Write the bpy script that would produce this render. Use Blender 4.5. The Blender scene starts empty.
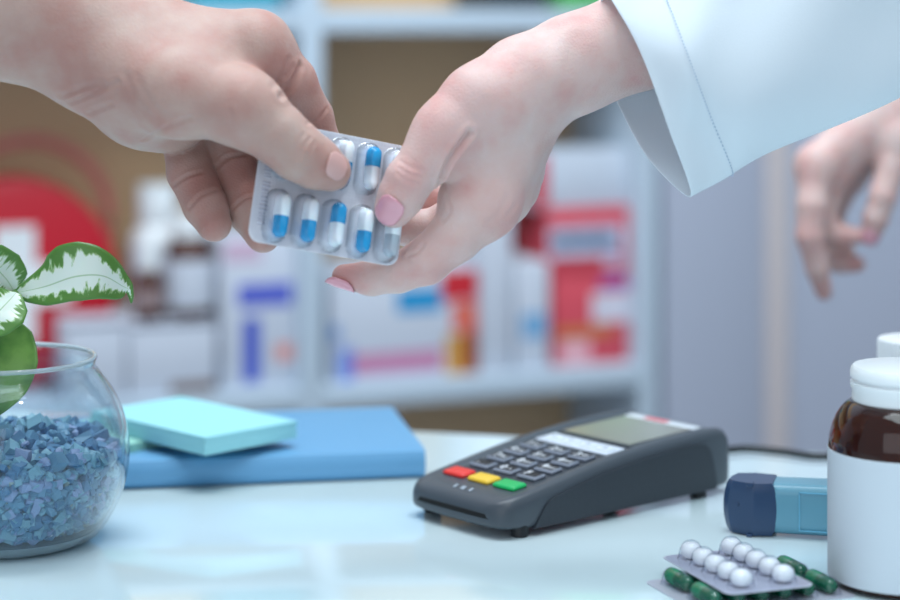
import bpy, bmesh, math, random
import numpy as np
from mathutils import Vector, Matrix
from mathutils.bvhtree import BVHTree

random.seed(7)
rng = np.random.default_rng(5)
SC = bpy.context.scene
COL = SC.collection
F = 2125.0          # focal length in pixels of the 900x600 frame (85 mm on 36 mm)
HS = 1.04           # the hands and the pack they hold stand this much deeper than first measured
EYE = Vector((0, 0, 0.27))   # camera, 27 cm above the counter top (z = 0)


def at(px, py, Y):
    return Vector(((px - 450) / F * Y, Y, 0.27 - py / F * Y))


def lin(c):
    return tuple((v / 255 / 12.92) if v / 255 <= 0.04045 else ((v / 255 + 0.055) / 1.055) ** 2.4 for v in c) + (1,)


# ------------------------------------------------------------------ materials
def mat(name, col, rough=0.5, spec=0.5, metal=0.0, trans=0.0, ior=1.45, sss=0.0, bump=0.0, bscale=300, vary=None, vscale=20, coat=0.0, sheen=0.0):
    m = bpy.data.materials.new(name)
    m.use_nodes = True
    nt = m.node_tree
    b = nt.nodes['Principled BSDF']
    b.inputs['Base Color'].default_value = lin(col)
    b.inputs['Roughness'].default_value = rough
    b.inputs['Specular IOR Level'].default_value = spec
    b.inputs['Metallic'].default_value = metal
    b.inputs['Transmission Weight'].default_value = trans
    b.inputs['IOR'].default_value = ior
    b.inputs['Coat Weight'].default_value = coat
    b.inputs['Sheen Weight'].default_value = sheen
    if sss:
        b.inputs['Subsurface Weight'].default_value = sss
        b.inputs['Subsurface Radius'].default_value = (1.0, 0.35, 0.2)
        b.inputs['Subsurface Scale'].default_value = 0.006
    tc = nt.nodes.new('ShaderNodeTexCoord')
    if vary:
        n = nt.nodes.new('ShaderNodeTexNoise')
        n.inputs['Scale'].default_value = vscale
        n.inputs['Detail'].default_value = 4
        nt.links.new(tc.outputs['Object'], n.inputs['Vector'])
        r = nt.nodes.new('ShaderNodeValToRGB')
        r.color_ramp.elements[0].position = 0.35
        r.color_ramp.elements[1].position = 0.65
        r.color_ramp.elements[0].color = lin(col)
        r.color_ramp.elements[1].color = lin(vary)
        nt.links.new(n.outputs['Fac'], r.inputs['Fac'])
        nt.links.new(r.outputs['Color'], b.inputs['Base Color'])
    if bump:
        n2 = nt.nodes.new('ShaderNodeTexNoise')
        n2.inputs['Scale'].default_value = bscale
        n2.inputs['Detail'].default_value = 3
        nt.links.new(tc.outputs['Object'], n2.inputs['Vector'])
        bp = nt.nodes.new('ShaderNodeBump')
        bp.inputs['Strength'].default_value = bump
        bp.inputs['Distance'].default_value = 0.001
        nt.links.new(n2.outputs['Fac'], bp.inputs['Height'])
        nt.links.new(bp.outputs['Normal'], b.inputs['Normal'])
    return m


def thin_clear(name, tint=(255, 255, 255), rough=0.03, ior=1.45, haze=0.0, gloss=0.7, power=4.0, edge=None):
    """thin clear sheet: see-through with a Fresnel gloss"""
    m = bpy.data.materials.new(name)
    m.use_nodes = True
    nt = m.node_tree
    nt.nodes.remove(nt.nodes['Principled BSDF'])
    out = nt.nodes['Material Output']
    lw = nt.nodes.new('ShaderNodeLayerWeight'); lw.inputs['Blend'].default_value = 0.5
    pw = nt.nodes.new('ShaderNodeMath'); pw.operation = 'POWER'; pw.inputs[1].default_value = power
    fr = nt.nodes.new('ShaderNodeMath'); fr.operation = 'MULTIPLY_ADD'; fr.inputs[1].default_value = gloss; fr.inputs[2].default_value = ((ior - 1) / (ior + 1)) ** 2
    nt.links.new(lw.outputs['Facing'], pw.inputs[0]); nt.links.new(pw.outputs['Value'], fr.inputs[0])
    tr = nt.nodes.new('ShaderNodeBsdfTransparent'); tr.inputs['Color'].default_value = lin(tint)
    if edge:      # a steep wall of the sheet is looked through lengthwise and lets less light pass
        p2 = nt.nodes.new('ShaderNodeMath'); p2.operation = 'POWER'; p2.inputs[1].default_value = 1.6
        em = nt.nodes.new('ShaderNodeMix'); em.data_type = 'RGBA'
        em.inputs[6].default_value = lin(tint); em.inputs[7].default_value = lin(edge)
        nt.links.new(lw.outputs['Facing'], p2.inputs[0]); nt.links.new(p2.outputs['Value'], em.inputs[0]); nt.links.new(em.outputs[2], tr.inputs['Color'])
    gl = nt.nodes.new('ShaderNodeBsdfGlossy'); gl.inputs['Roughness'].default_value = rough
    mx = nt.nodes.new('ShaderNodeMixShader')
    nt.links.new(fr.outputs['Value'], mx.inputs['Fac'])
    nt.links.new(tr.outputs['BSDF'], mx.inputs[1])
    nt.links.new(gl.outputs['BSDF'], mx.inputs[2])
    last = mx
    if haze:
        df = nt.nodes.new('ShaderNodeBsdfDiffuse'); df.inputs['Color'].default_value = lin((235, 240, 245))
        m2 = nt.nodes.new('ShaderNodeMixShader'); m2.inputs['Fac'].default_value = haze
        nt.links.new(mx.outputs['Shader'], m2.inputs[1]); nt.links.new(df.outputs['BSDF'], m2.inputs[2])
        last = m2
    nt.links.new(last.outputs['Shader'], out.inputs['Surface'])
    return m


def skin_mat(name, base, red, pale):
    m = bpy.data.materials.new(name)
    m.use_nodes = True
    nt = m.node_tree
    b = nt.nodes['Principled BSDF']
    b.inputs['Roughness'].default_value = 0.5
    b.inputs['Specular IOR Level'].default_value = 0.28
    b.inputs['Subsurface Weight'].default_value = 0.3
    b.inputs['Subsurface Radius'].default_value = (1.0, 0.4, 0.25)
    b.inputs['Subsurface Scale'].default_value = 0.004
    tc = nt.nodes.new('ShaderNodeTexCoord')

    def noise(scale, detail=4):
        n = nt.nodes.new('ShaderNodeTexNoise')
        n.inputs['Scale'].default_value = scale
        n.inputs['Detail'].default_value = detail
        nt.links.new(tc.outputs['Object'], n.inputs['Vector'])
        return n
    n1 = noise(55)
    r1 = nt.nodes.new('ShaderNodeValToRGB')
    e = r1.color_ramp.elements
    e[0].position, e[0].color = 0.25, lin(pale)
    e[1].position, e[1].color = 0.95, lin(red)
    mid = e.new(0.5); mid.color = lin(base)
    nt.links.new(n1.outputs['Fac'], r1.inputs['Fac'])
    # flushed knuckles and finger ends (real skin colour, stored per vertex)
    at_ = nt.nodes.new('ShaderNodeAttribute'); at_.attribute_name = 'flush'
    mx = nt.nodes.new('ShaderNodeMix'); mx.data_type = 'RGBA'
    mx.inputs[7].default_value = lin(red)
    nt.links.new(at_.outputs['Fac'], mx.inputs[0])
    nt.links.new(r1.outputs['Color'], mx.inputs[6])
    nt.links.new(mx.outputs[2], b.inputs['Base Color'])
    v = nt.nodes.new('ShaderNodeTexVoronoi'); v.inputs['Scale'].default_value = 900
    nt.links.new(tc.outputs['Object'], v.inputs['Vector'])
    n2 = noise(420, 5)
    ad = nt.nodes.new('ShaderNodeMath'); ad.operation = 'ADD'
    nt.links.new(v.outputs['Distance'], ad.inputs[0]); nt.links.new(n2.outputs['Fac'], ad.inputs[1])
    bp = nt.nodes.new('ShaderNodeBump'); bp.inputs['Strength'].default_value = 0.22; bp.inputs['Distance'].default_value = 0.0006
    nt.links.new(ad.outputs['Value'], bp.inputs['Height'])
    nt.links.new(bp.outputs['Normal'], b.inputs['Normal'])
    return m


# ------------------------------------------------------------------ objects
def tag(o, label=None, cat=None, group=None, kind=None):
    for k, v in (('label', label), ('category', cat), ('group', group), ('kind', kind)):
        if v:
            o[k] = v
    return o


def empty(name, loc, label, cat, group=None, rz=0.0):
    o = bpy.data.objects.new(name, None)
    COL.objects.link(o)
    o.location = loc
    o.rotation_euler = (0, 0, rz)
    o.empty_display_size = 0.02
    return tag(o, label, cat, group)


def link(name, me, mats, parent=None, smooth=True, angle=None):
    o = bpy.data.objects.new(name, me)
    COL.objects.link(o)
    for m in (mats if isinstance(mats, (list, tuple)) else [mats]):
        me.materials.append(m)
    if smooth:
        me.polygons.foreach_set('use_smooth', [True] * len(me.polygons))
        if angle:
            me.set_sharp_from_angle(angle=math.radians(angle))
    if parent:
        o.parent = parent
    return o


def from_bm(name, bm, mats, parent=None, smooth=True, angle=35):
    me = bpy.data.meshes.new(name)
    bmesh.ops.recalc_face_normals(bm, faces=bm.faces[:])
    bm.to_mesh(me); bm.free()
    return link(name, me, mats, parent, smooth, angle)


def world_child(o, parent):
    """parent o while its mesh keeps world coordinates (parent is an unrotated empty)"""
    o.parent = parent
    o.matrix_parent_inverse = Matrix.Translation(parent.location).inverted()
    return o


def add_box(bm, lo, hi, bev=0.0, seg=2, M=None, mi=0):
    r = bmesh.ops.create_cube(bm, size=1)
    vs = r['verts']
    c = [(a + b) / 2 for a, b in zip(lo, hi)]
    s = [b - a for a, b in zip(lo, hi)]
    for v in vs:
        v.co = Vector((c[0] + v.co.x * s[0], c[1] + v.co.y * s[1], c[2] + v.co.z * s[2]))
    fs = set(f for v in vs for f in v.link_faces)
    if bev:
        es = list(set(e for v in vs for e in v.link_edges))
        r2 = bmesh.ops.bevel(bm, geom=es, offset=bev, segments=seg, affect='EDGES', profile=0.5)
        fs = set(f for f in r2['faces']) | set(f for v in r2['verts'] for f in v.link_faces)
        vs = list(set(v for f in fs for v in f.verts))
    for f in fs:
        if f.is_valid:
            f.material_index = mi
    if M is not None:
        for v in vs:
            v.co = M @ v.co
    return vs


def add_lathe(bm, prof, seg=48, M=None, mi=0, closed=False):
    rings = []
    for r, z in prof:
        if r < 1e-6:
            v = bm.verts.new((0, 0, z)); rings.append([v] * seg)
        else:
            rings.append([bm.verts.new((r * math.cos(2 * math.pi * i / seg), r * math.sin(2 * math.pi * i / seg), z)) for i in range(seg)])
    n = len(rings)
    for a in range(n if closed else n - 1):
        A, B = rings[a], rings[(a + 1) % n]
        for i in range(seg):
            q = [A[i], A[(i + 1) % seg], B[(i + 1) % seg], B[i]]
            u = []
            for v in q:
                if v not in u:
                    u.append(v)
            if len(u) >= 3:
                f = bm.faces.new(u)
                f.material_index = mi[a] if isinstance(mi, (list, tuple)) else mi
    if M is not None:
        done = set()
        for rg in rings:
            for v in rg:
                if v not in done:
                    done.add(v); v.co = M @ v.co


def add_tube(bm, pts, rad, seg=12, mi=0):
    pts = [Vector(p) for p in pts]
    rings = []
    up = Vector((0, 0, 1))
    for i, p in enumerate(pts):
        t = (pts[min(i + 1, len(pts) - 1)] - pts[max(i - 1, 0)]).normalized()
        s = t.cross(up)
        if s.length < 1e-4:
            s = t.cross(Vector((0, 1, 0)))
        s.normalize(); u = s.cross(t)
        r = rad[i] if isinstance(rad, (list, tuple)) else rad
        rings.append([bm.verts.new(p + (s * math.cos(2 * math.pi * k / seg) + u * math.sin(2 * math.pi * k / seg)) * r) for k in range(seg)])
    for a, b in zip(rings, rings[1:]):
        for k in range(seg):
            bm.faces.new([a[k], a[(k + 1) % seg], b[(k + 1) % seg], b[k]]).material_index = mi
    bm.faces.new(rings[0]).material_index = mi
    bm.faces.new(rings[-1][::-1]).material_index = mi


def spline(ctrl, n, closed=False):
    P = [Vector(p) for p in ctrl]
    out = []
    m = len(P)
    segs = m if closed else m - 1
    for i in range(segs):
        if closed:
            a, b, c, d = P[(i - 1) % m], P[i], P[(i + 1) % m], P[(i + 2) % m]
        else:
            a, b, c, d = P[max(i - 1, 0)], P[i], P[i + 1], P[min(i + 2, m - 1)]
        for k in range(n):
            t = k / n
            out.append(0.5 * ((2 * b) + (c - a) * t + (2 * a - 5 * b + 4 * c - d) * t * t + (3 * b - a - 3 * c + d) * t ** 3))
    if not closed:
        out.append(P[-1])
    return out


def add_prism(bm, poly, z0, z1, M=None, mi=0, bev=0.0):
    a = [bm.verts.new((x, y, z0)) for x, y in poly]
    b = [bm.verts.new((x, y, z1)) for x, y in poly]
    n = len(poly)
    fs = [bm.faces.new(a[::-1]), bm.faces.new(b)]
    for i in range(n):
        fs.append(bm.faces.new([a[i], a[(i + 1) % n], b[(i + 1) % n], b[i]]))
    for f in fs:
        f.material_index = mi
    if M is not None:
        for v in a + b:
            v.co = M @ v.co
    return fs


def rrect(w, h, r, n=6):
    out = []
    for cx, cy, a0 in ((w / 2 - r, h / 2 - r, 0), (-w / 2 + r, h / 2 - r, 90), (-w / 2 + r, -h / 2 + r, 180), (w / 2 - r, -h / 2 + r, 270)):
        for k in range(n + 1):
            a = math.radians(a0 + 90 * k / n)
            out.append((cx + r * math.cos(a), cy + r * math.sin(a)))
    return out


# ------------------------------------------------------------------ smooth bodies (signed distance field -> mesh)
def smin(a, b, k):
    h = np.maximum(k - np.abs(a - b), 0.0) / k
    return np.minimum(a, b) - h * h * k * 0.25


def seg_d(P, a, b, ra, rb, flat=None):
    a = np.array(a, np.float32); b = np.array(b, np.float32)
    ab = b - a
    pa = P - a
    t = np.clip(pa @ ab / max(float(ab @ ab), 1e-12), 0, 1)
    q = pa - t[:, None] * ab
    if flat is not None:
        n, f = flat
        n = np.array(n, np.float32)
        q = q + np.outer(q @ n * (1 / f - 1), n)
    return np.linalg.norm(q, axis=1) - (ra + t * (rb - ra))


class Body:
    def __init__(self):
        self.palm, self.fingers = [], []

    def J(self, px, py, Y, r):
        return (at(px, py, Y), r * Y * HS / F)

    def bone(self, j0, j1, k=0.010, flat=None):
        a, b = self.J(*j0), self.J(*j1)
        self.palm.append((a[0], b[0], a[1], b[1], k, flat))

    def finger(self, joints, k0=0.012, rin=0.014, rout=0.034):
        self.fingers.append(([self.J(*j) for j in joints], k0, rin, rout))

    def sdf(self, P):
        P = P.astype(np.float32)
        D = None
        for a, b, ra, rb, k, flat in self.palm:
            d = seg_d(P, a, b, ra, rb, flat)
            D = d if D is None else smin(D, d, k)
        R = D.copy()
        for js, k0, rin, rout in self.fingers:
            f = None
            for (a, ra), (b, rb) in zip(js, js[1:]):
                d = seg_d(P, a, b, ra, rb)
                f = d if f is None else smin(f, d, 0.0022 if ra < 0.0112 else 0.0032)
            dist = np.linalg.norm(P - np.array(js[0][0], np.float32), axis=1)
            w = np.clip((rout - dist) / (rout - rin), 0, 1)
            kk = 0.0012 + k0 * w * w * (3 - 2 * w)
            R = smin(R, smin(D, f, kk), 0.0008)
        return R

    def mesh(self, h=0.0011):
        pts = [(p, r) for a, b, ra, rb, k, f in self.palm for p, r in ((a, ra), (b, rb))] + [q for js, *_ in self.fingers for q in js]
        lo = np.min([np.array(p) - r for p, r in pts], axis=0) - 0.006
        hi = np.max([np.array(p) + r for p, r in pts], axis=0) + 0.006
        B = 12
        nb = np.ceil((hi - lo) / (h * B)).astype(int)
        n = nb * B
        bc = np.stack(np.meshgrid(*[np.arange(k) for k in nb], indexing='ij'), -1).reshape(-1, 3)
        cen = lo + (bc * B + (B - 1) / 2) * h
        dc = self.sdf(cen)
        act = np.abs(dc) < h * B * 0.9 + 0.006
        D = np.empty(tuple(n), np.float32)
        D6 = D.reshape(nb[0], B, nb[1], B, nb[2], B)
        D6[:] = dc.reshape(nb[0], 1, nb[1], 1, nb[2], 1)
        off = np.stack(np.meshgrid(*[np.arange(B)] * 3, indexing='ij'), -1).reshape(-1, 3)
        ab = bc[act]
        for s in range(0, len(ab), 300):
            blk = ab[s:s + 300]
            P = lo + (blk[:, None, :] * B + off[None]).reshape(-1, 3) * h
            d = self.sdf(P).reshape(len(blk), B, B, B)
            for (i, j, k), v in zip(blk, d):
                D6[i, :, j, :, k, :] = v
        V, Q = nets(D, lo, h)
        V = relax(V, Q, 2)
        return V, Q


def nets(D, lo, h):
    S = D < 0
    c = np.zeros(tuple(k - 1 for k in D.shape), np.uint8)
    cor = [(i, j, k) for i in (0, 1) for j in (0, 1) for k in (0, 1)]
    sl = lambda i, m: slice(i, m - 1 + i)
    for i, j, k in cor:
        c += S[sl(i, D.shape[0]), sl(j, D.shape[1]), sl(k, D.shape[2])]
    act = (c > 0) & (c < 8)
    cells = np.argwhere(act)
    idx = np.full(c.shape, -1, np.int64)
    idx[act] = np.arange(len(cells))
    acc = np.zeros((len(cells), 3)); cnt = np.zeros(len(cells))
    for a in cor:
        for ax in range(3):
            if a[ax] == 1:
                continue
            b = list(a); b[ax] = 1
            d0 = D[tuple((cells + a).T)]; d1 = D[tuple((cells + b).T)]
            m = (d0 < 0) != (d1 < 0)
            t = d0[m] / (d0[m] - d1[m])
            p = np.array(a, float)[None].repeat(m.sum(), 0)
            p[:, ax] += t
            acc[m] += p; cnt[m] += 1
    V = lo + h * (cells + acc / cnt[:, None])
    quads = []
    for ax in range(3):
        u, v = (ax + 1) % 3, (ax + 2) % 3
        A = S[tuple(slice(0, -1) if q == ax else slice(None) for q in range(3))]
        Bs = S[tuple(slice(1, None) if q == ax else slice(None) for q in range(3))]
        E = np.argwhere(A != Bs)
        E = E[(E[:, u] > 0) & (E[:, v] > 0) & (E[:, u] < D.shape[u] - 1) & (E[:, v] < D.shape[v] - 1)]
        ins = S[tuple(E.T)]
        eu = np.eye(3, dtype=int)[u]; ev = np.eye(3, dtype=int)[v]
        q = np.stack([idx[tuple((E - eu - ev).T)], idx[tuple((E - ev).T)], idx[tuple(E.T)], idx[tuple((E - eu).T)]], 1)
        q[~ins] = q[~ins][:, ::-1]
        quads.append(q)
    return V, np.concatenate(quads)


def relax(V, Q, it):
    e = np.concatenate([Q[:, [0, 1]], Q[:, [1, 2]], Q[:, [2, 3]], Q[:, [3, 0]]])
    e = np.concatenate([e, e[:, ::-1]])
    deg = np.bincount(e[:, 0], minlength=len(V))[:, None]
    for _ in range(it):
        s = np.stack([np.bincount(e[:, 0], weights=V[e[:, 1], k], minlength=len(V)) for k in range(3)], 1)
        V = 0.5 * V + 0.5 * s / deg
    return V


def quad_mesh(name, V, Q):
    me = bpy.data.meshes.new(name)
    me.vertices.add(len(V)); me.vertices.foreach_set('co', V.astype(np.float32).ravel())
    me.loops.add(Q.size); me.loops.foreach_set('vertex_index', Q.astype(np.int32).ravel())
    me.polygons.add(len(Q))
    me.polygons.foreach_set('loop_start', np.arange(0, Q.size, 4, dtype=np.int32))
    me.update(calc_edges=True); me.validate()
    return me


def vnormals(V, Q):
    n = np.cross(V[Q[:, 2]] - V[Q[:, 0]], V[Q[:, 3]] - V[Q[:, 1]])
    N = np.stack([np.bincount(Q.ravel(), weights=np.repeat(n[:, k], 4), minlength=len(V)) for k in range(3)], 1)
    return N / (np.linalg.norm(N, axis=1, keepdims=True) + 1e-12)


def make_bvh(V, Q):
    return BVHTree.FromPolygons([tuple(v) for v in V], [tuple(q) for q in Q])


def look(bvh, px, py):
    d = (at(px, py, 1.0) - EYE).normalized()
    loc, nor, *_ = bvh.ray_cast(EYE, d)
    return loc, nor


def carve(V, Q, bvh, folds):
    """press skin folds (polylines found on the surface) into the body"""
    N = vnormals(V, Q)
    disp = np.zeros(len(V))
    for pts, depth, width in folds:
        dense = spline([(x, y, 0) for x, y in pts], 8)
        P = [look(bvh, p.x, p.y)[0] for p in dense]
        P = [p for p in P if p is not None]
        if len(P) < 2:
            continue
        P = np.array([tuple(p) for p in P])
        near = np.argwhere(np.linalg.norm(V - P.mean(0), axis=1) < np.linalg.norm(P - P.mean(0), axis=1).max() + 0.01).ravel()
        best = np.full(len(near), 9.0)
        for a, b in zip(P, P[1:]):
            ab = b - a
            if ab @ ab > 0.012 ** 2:
                continue
            t = np.clip((V[near] - a) @ ab / (ab @ ab + 1e-12), 0, 1)
            best = np.minimum(best, np.linalg.norm(V[near] - a - t[:, None] * ab, axis=1))
        g = best / (width * 0.001)
        disp[near] += depth * 0.001 * (-np.exp(-g * g) + 0.45 * np.exp(-((g - 2.1) / 1.0) ** 2))
    return V + N * disp[:, None]


def set_flush(me, V, spots):
    f = np.zeros(len(V), np.float32)
    for p, r, a in spots:
        d = np.linalg.norm(V - np.array(p), axis=1) / r
        f = np.maximum(f, a * np.exp(-d * d))
    att = me.attributes.new('flush', 'FLOAT', 'POINT')
    att.data.foreach_set('value', f)


def nail(name, bvh, base, tip, w, L, m, parent, lift=0.0005, over=0.0, label=None):
    """curved nail plate lying on the finger end; base and tip are points of the nail seen on the finger"""
    pb, nb_ = look(bvh, *base)
    pt, nt_ = look(bvh, *tip)
    mid = ((base[0] + tip[0]) / 2, (base[1] + tip[1]) / 2)
    p, n = look(bvh, *mid)
    ax = (pt - pb); ax = (ax - n * ax.dot(n)).normalized()
    sd = n.cross(ax).normalized()
    bm = bmesh.new()
    NU, NV = 14, 18
    g = []
    for j in range(NV + 1):
        v = j / NV * 2 - 1
        row = []
        wid = (1 - abs(v) ** 3.2) ** (1 / 2.6) if abs(v) < 1 else 0.0
        wid = max(wid, 0.12)
        for i in range(NU + 1):
            u = i / NU * 2 - 1
            tgt = p + sd * (u * wid * w / 2) + ax * (v * L / 2)
            o, nn, *_ = bvh.ray_cast(tgt + n * 0.015, -n)
            plane = tgt - n * (0.35 * (u * wid * w / 2) ** 2 / (w / 2))
            if o is None or (o - tgt).dot(n) < -0.006:
                q = plane + n * lift
            else:
                q = o * 0.85 + plane * 0.15 + n * lift if v < 0.6 else o + n * lift
            if over and v > 0.5:
                q += ax * over * (v - 0.5) * 2 + n * over * 0.3 * (v - 0.5)
            row.append(bm.verts.new(q))
        g.append(row)
    for j in range(NV):
        for i in range(NU):
            bm.faces.new([g[j][i], g[j][i + 1], g[j + 1][i + 1], g[j + 1][i]])
    me = bpy.data.meshes.new(name); bm.normal_update()
    if sum((f.normal.dot(n) for f in bm.faces)) < 0:
        bmesh.ops.reverse_faces(bm, faces=bm.faces[:])
    bm.to_mesh(me); bm.free()
    o = link(name, me, m)
    s = o.modifiers.new('thickness', 'SOLIDIFY'); s.thickness = 0.0006; s.offset = 0.3
    world_child(o, parent)
    if label:
        o['label'] = label
    return o


# ------------------------------------------------------------------ palette
M_counter = mat('gloss_white_counter', (222, 242, 247), rough=0.06, spec=0.5)
M_foil = None
M_white_pl = mat('white_plastic', (236, 240, 242), rough=0.35)
M_carton = mat('white_carton', (202, 208, 220), rough=0.6)
M_dark_pl = mat('charcoal_plastic', (70, 78, 86), rough=0.36, bump=0.05, bscale=1500)
M_black = mat('black_plastic', (22, 24, 28), rough=0.45)

# ================================================================== SETTING
FLOOR = -0.95
S0 = Vector((-0.124, 2.2, 0)); SE = Vector((0.932, 0.3625, 0)).normalized(); SN = Vector((-SE.y, SE.x, 0))
SHELF_RZ = math.atan2(SE.y, SE.x)


def shelf_s(px, dn=0.0):
    k = (px - 450) / F
    o = S0 + SN * dn
    return (k * o.y - o.x) / (SE.x - k * SE.y)


def shelf_z(px, py, dn=0.0):
    p = S0 + SN * dn + SE * shelf_s(px, dn)
    return 0.27 - py / F * p.y


def shelf_M():
    return Matrix.Translation(S0) @ Matrix.Rotation(SHELF_RZ, 4, 'Z')


def structure(name, bm, m):
    o = from_bm(name, bm, m); o['kind'] = 'structure'; return o


bm = bmesh.new(); add_box(bm, (-3.5, -2.5, FLOOR - 0.05), (3.5, 4.8, FLOOR))
structure('floor', bm, mat('grey_floor', (150, 152, 156), rough=0.35, vary=(140, 143, 148), vscale=3))
bm = bmesh.new(); add_box(bm, (-2.6, 0.37, FLOOR), (2.8, 0.42, 1.9), M=shelf_M())
structure('wall_back', bm, mat('pale_wall', (190, 196, 206), rough=0.8))

# counter -----------------------------------------------------------
cang = math.atan2(-0.249, 1)
MC = Matrix.Translation((0, 1.327, 0)) @ Matrix.Rotation(cang, 4, 'Z')
ct = empty('counter', (0, 1.0, FLOOR), 'glossy white pharmacy counter that everything stands on', 'counter')
bm = bmesh.new(); add_box(bm, (-0.58, -0.78, -0.03), (1.0, 0.0, 0.0), bev=0.003, M=MC)
world_child(from_bm('worktop', bm, M_counter), ct)
bm = bmesh.new(); add_box(bm, (-0.56, -0.74, FLOOR), (0.98, -0.05, -0.03), M=MC)
world_child(from_bm('base_cabinet', bm, mat('counter_front', (205, 214, 222), rough=0.4)), ct)

# shelf unit -----------------------------------------------------------
M_board = mat('white_laminate', (190, 205, 218), rough=0.5)
M_backing = mat('tan_backing', (232, 194, 150), rough=0.7, vary=(222, 184, 142), vscale=3)
su = empty('shelf_unit', S0 + Vector((0, 0, FLOOR)), 'white open shelving with tan backing, full of medicine boxes', 'shelf', rz=SHELF_RZ)
ZB = shelf_z(330, 410); BT = 0.024
ZT = shelf_z(330, 33)
s_l, s_r = -1.0, shelf_s(640)
s_d0, s_d1 = shelf_s(301), shelf_s(323)
DEP = 0.19


def shelf_part(name, lo, hi, m):
    bm = bmesh.new(); add_box(bm, lo, hi, bev=0.001)
    o = from_bm(name, bm, m); o.parent = su; o.location.z = 0
    for v in o.data.vertices:
        v.co.z -= FLOOR
    return o


shelf_part('side_panel', (s_l, 0, FLOOR), (s_l + 0.022, DEP, 0.9), M_board)
shelf_part('side_panel', (s_r, 0, FLOOR), (s_r + 0.022, DEP, 0.9), M_board)
shelf_part('divider', (s_d0, 0, FLOOR), (s_d1, DEP, 0.9), M_board)
for z in (ZB, ZT, ZB - 0.42, ZT + 0.39):
    shelf_part('shelf_board', (s_l + 0.022, 0.0005, z), (s_d0, DEP, z + BT), M_board)
    shelf_part('shelf_board', (s_d1, 0.0005, z), (s_r, DEP, z + BT), M_board)
shelf_part('back_panel', (s_l, DEP, FLOOR), (s_r + 0.022, DEP + 0.012, 0.9), M_backing)
ZS = ZB + BT

# tall grey cabinet right of the shelving --------------------------------
M_grey = mat('grey_cabinet', (176, 182, 198), rough=0.45)
M_strip = mat('pale_wood_strip', (206, 196, 196), rough=0.5)
cb = empty('tall_cabinet', S0 + SE * (s_r + 0.03) + Vector((0, 0, FLOOR)), 'tall plain grey cabinet with a pale post between its doors', 'cabinet', rz=SHELF_RZ)
c0 = s_r + 0.03
p0, p1 = shelf_s(766) - c0, shelf_s(788) - c0
for nm, a, b, y0, mm in (('body', 0.0, 1.0, 0.02, M_grey), ('door', 0.0, p0 - 0.001, 0.0, M_grey), ('door', p1 + 0.001, 1.0, 0.0, M_grey), ('post', p0, p1, -0.004, M_strip)):
    bm = bmesh.new(); add_box(bm, (a, y0 if nm != 'body' else 0.021, 0), (b, 0.02 if nm != 'body' else 0.33, 1.9), bev=0.0015)
    from_bm(nm, bm, mm, cb)


# shelf stock -----------------------------------------------------------
def carton(name, label, l, r, top, zb=None, dn=0.02, depth=0.12, m=None, prints=(), cat='box', group=None):
    """a carton whose front spans pixels l..r on the shelf; prints are (l, r, top, bottom, colour) patches on its front"""
    s0_, s1_ = shelf_s(l, dn), shelf_s(r, dn)
    zb = ZS if zb is None else zb
    zt = shelf_z((l + r) / 2, top, dn)
    o = empty(name, S0 + SE * s0_ + SN * dn + Vector((0, 0, zb)), label, cat, group, rz=SHELF_RZ)
    w = s1_ - s0_; h = zt - zb
    bm = bmesh.new(); add_box(bm, (0, 0, 0), (w, depth, h), bev=0.0015)
    from_bm('carton_body', bm, m or M_carton, o)
    for pl, pr, pt, pb, c in prints:
        a, b = max(0.001, shelf_s(pl, dn) - s0_), min(w - 0.001, shelf_s(pr, dn) - s0_)
        z1 = min(h - 0.001, shelf_z((pl + pr) / 2, pt, dn) - zb); z0 = max(0.001, shelf_z((pl + pr) / 2, pb, dn) - zb)
        bm = bmesh.new(); add_box(bm, (a, -0.0006, z0), (b, 0.0004, z1))
        from_bm('printed_panel', bm, paint(c), o)
    return o, zt


_paints = {}


def paint(c):
    if c not in _paints:
        _paints[c] = mat('print_%02x%02x%02x' % c, c, rough=0.55)
    return _paints[c]


RED, BLUE, CYAN, PINK = (205, 40, 52), (62, 84, 190), (40, 150, 205), (196, 130, 165)
carton('medicine_box', 'wide white medicine box with cyan patch and orange-red end', 330, 478, 268, prints=[
    (397, 441, 288, 312, CYAN), (441, 477, 270, 300, RED), (452, 477, 302, 330, (222, 110, 92)), (446, 477, 334, 378, (206, 150, 70)),
    (352, 442, 352, 372, PINK), (338, 353, 348, 384, (110, 140, 215)), (329, 340, 326, 340, (110, 150, 205)), (462, 477, 330, 378, (214, 72, 60))])
carton('medicine_box', 'narrow plain white box standing upright beside the orange-red-ended box', 481, 512, 195, dn=0.015)
carton('medicine_box', 'white box with a pale blue mark, left of the stacked red boxes', 515, 549, 262, dn=0.02, prints=[(522, 546, 313, 338, (120, 170, 210))])
o, zt = carton('medicine_box', 'red and white box with an orange stripe, bottom of the red stack', 553, 638, 276, dn=0.03, m=mat('red_carton', (212, 78, 92), rough=0.55), prints=[
    (592, 629, 292, 322, (214, 210, 222)), (556, 612, 327, 337, (200, 120, 60)), (600, 628, 278, 288, (150, 90, 170)), (560, 590, 340, 362, (226, 170, 180))])
o, zt = carton('medicine_box', 'red box with a blue and white band, on top of the orange-striped box', 548, 637, 208, zb=zt, dn=0.03, m=mat('crimson_carton', (210, 72, 86), rough=0.55), prints=[
    (549, 622, 226, 256, (198, 206, 226)), (552, 615, 233, 248, (80, 136, 196)), (605, 622, 250, 268, (206, 180, 205))])
carton('medicine_box', 'white box with a red end, topmost of the red stack', 531, 634, 150, zb=zt, dn=0.035, m=mat('white_box_card', (200, 208, 220), rough=0.6), prints=[(531, 548, 155, 207, (204, 60, 74))])
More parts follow.
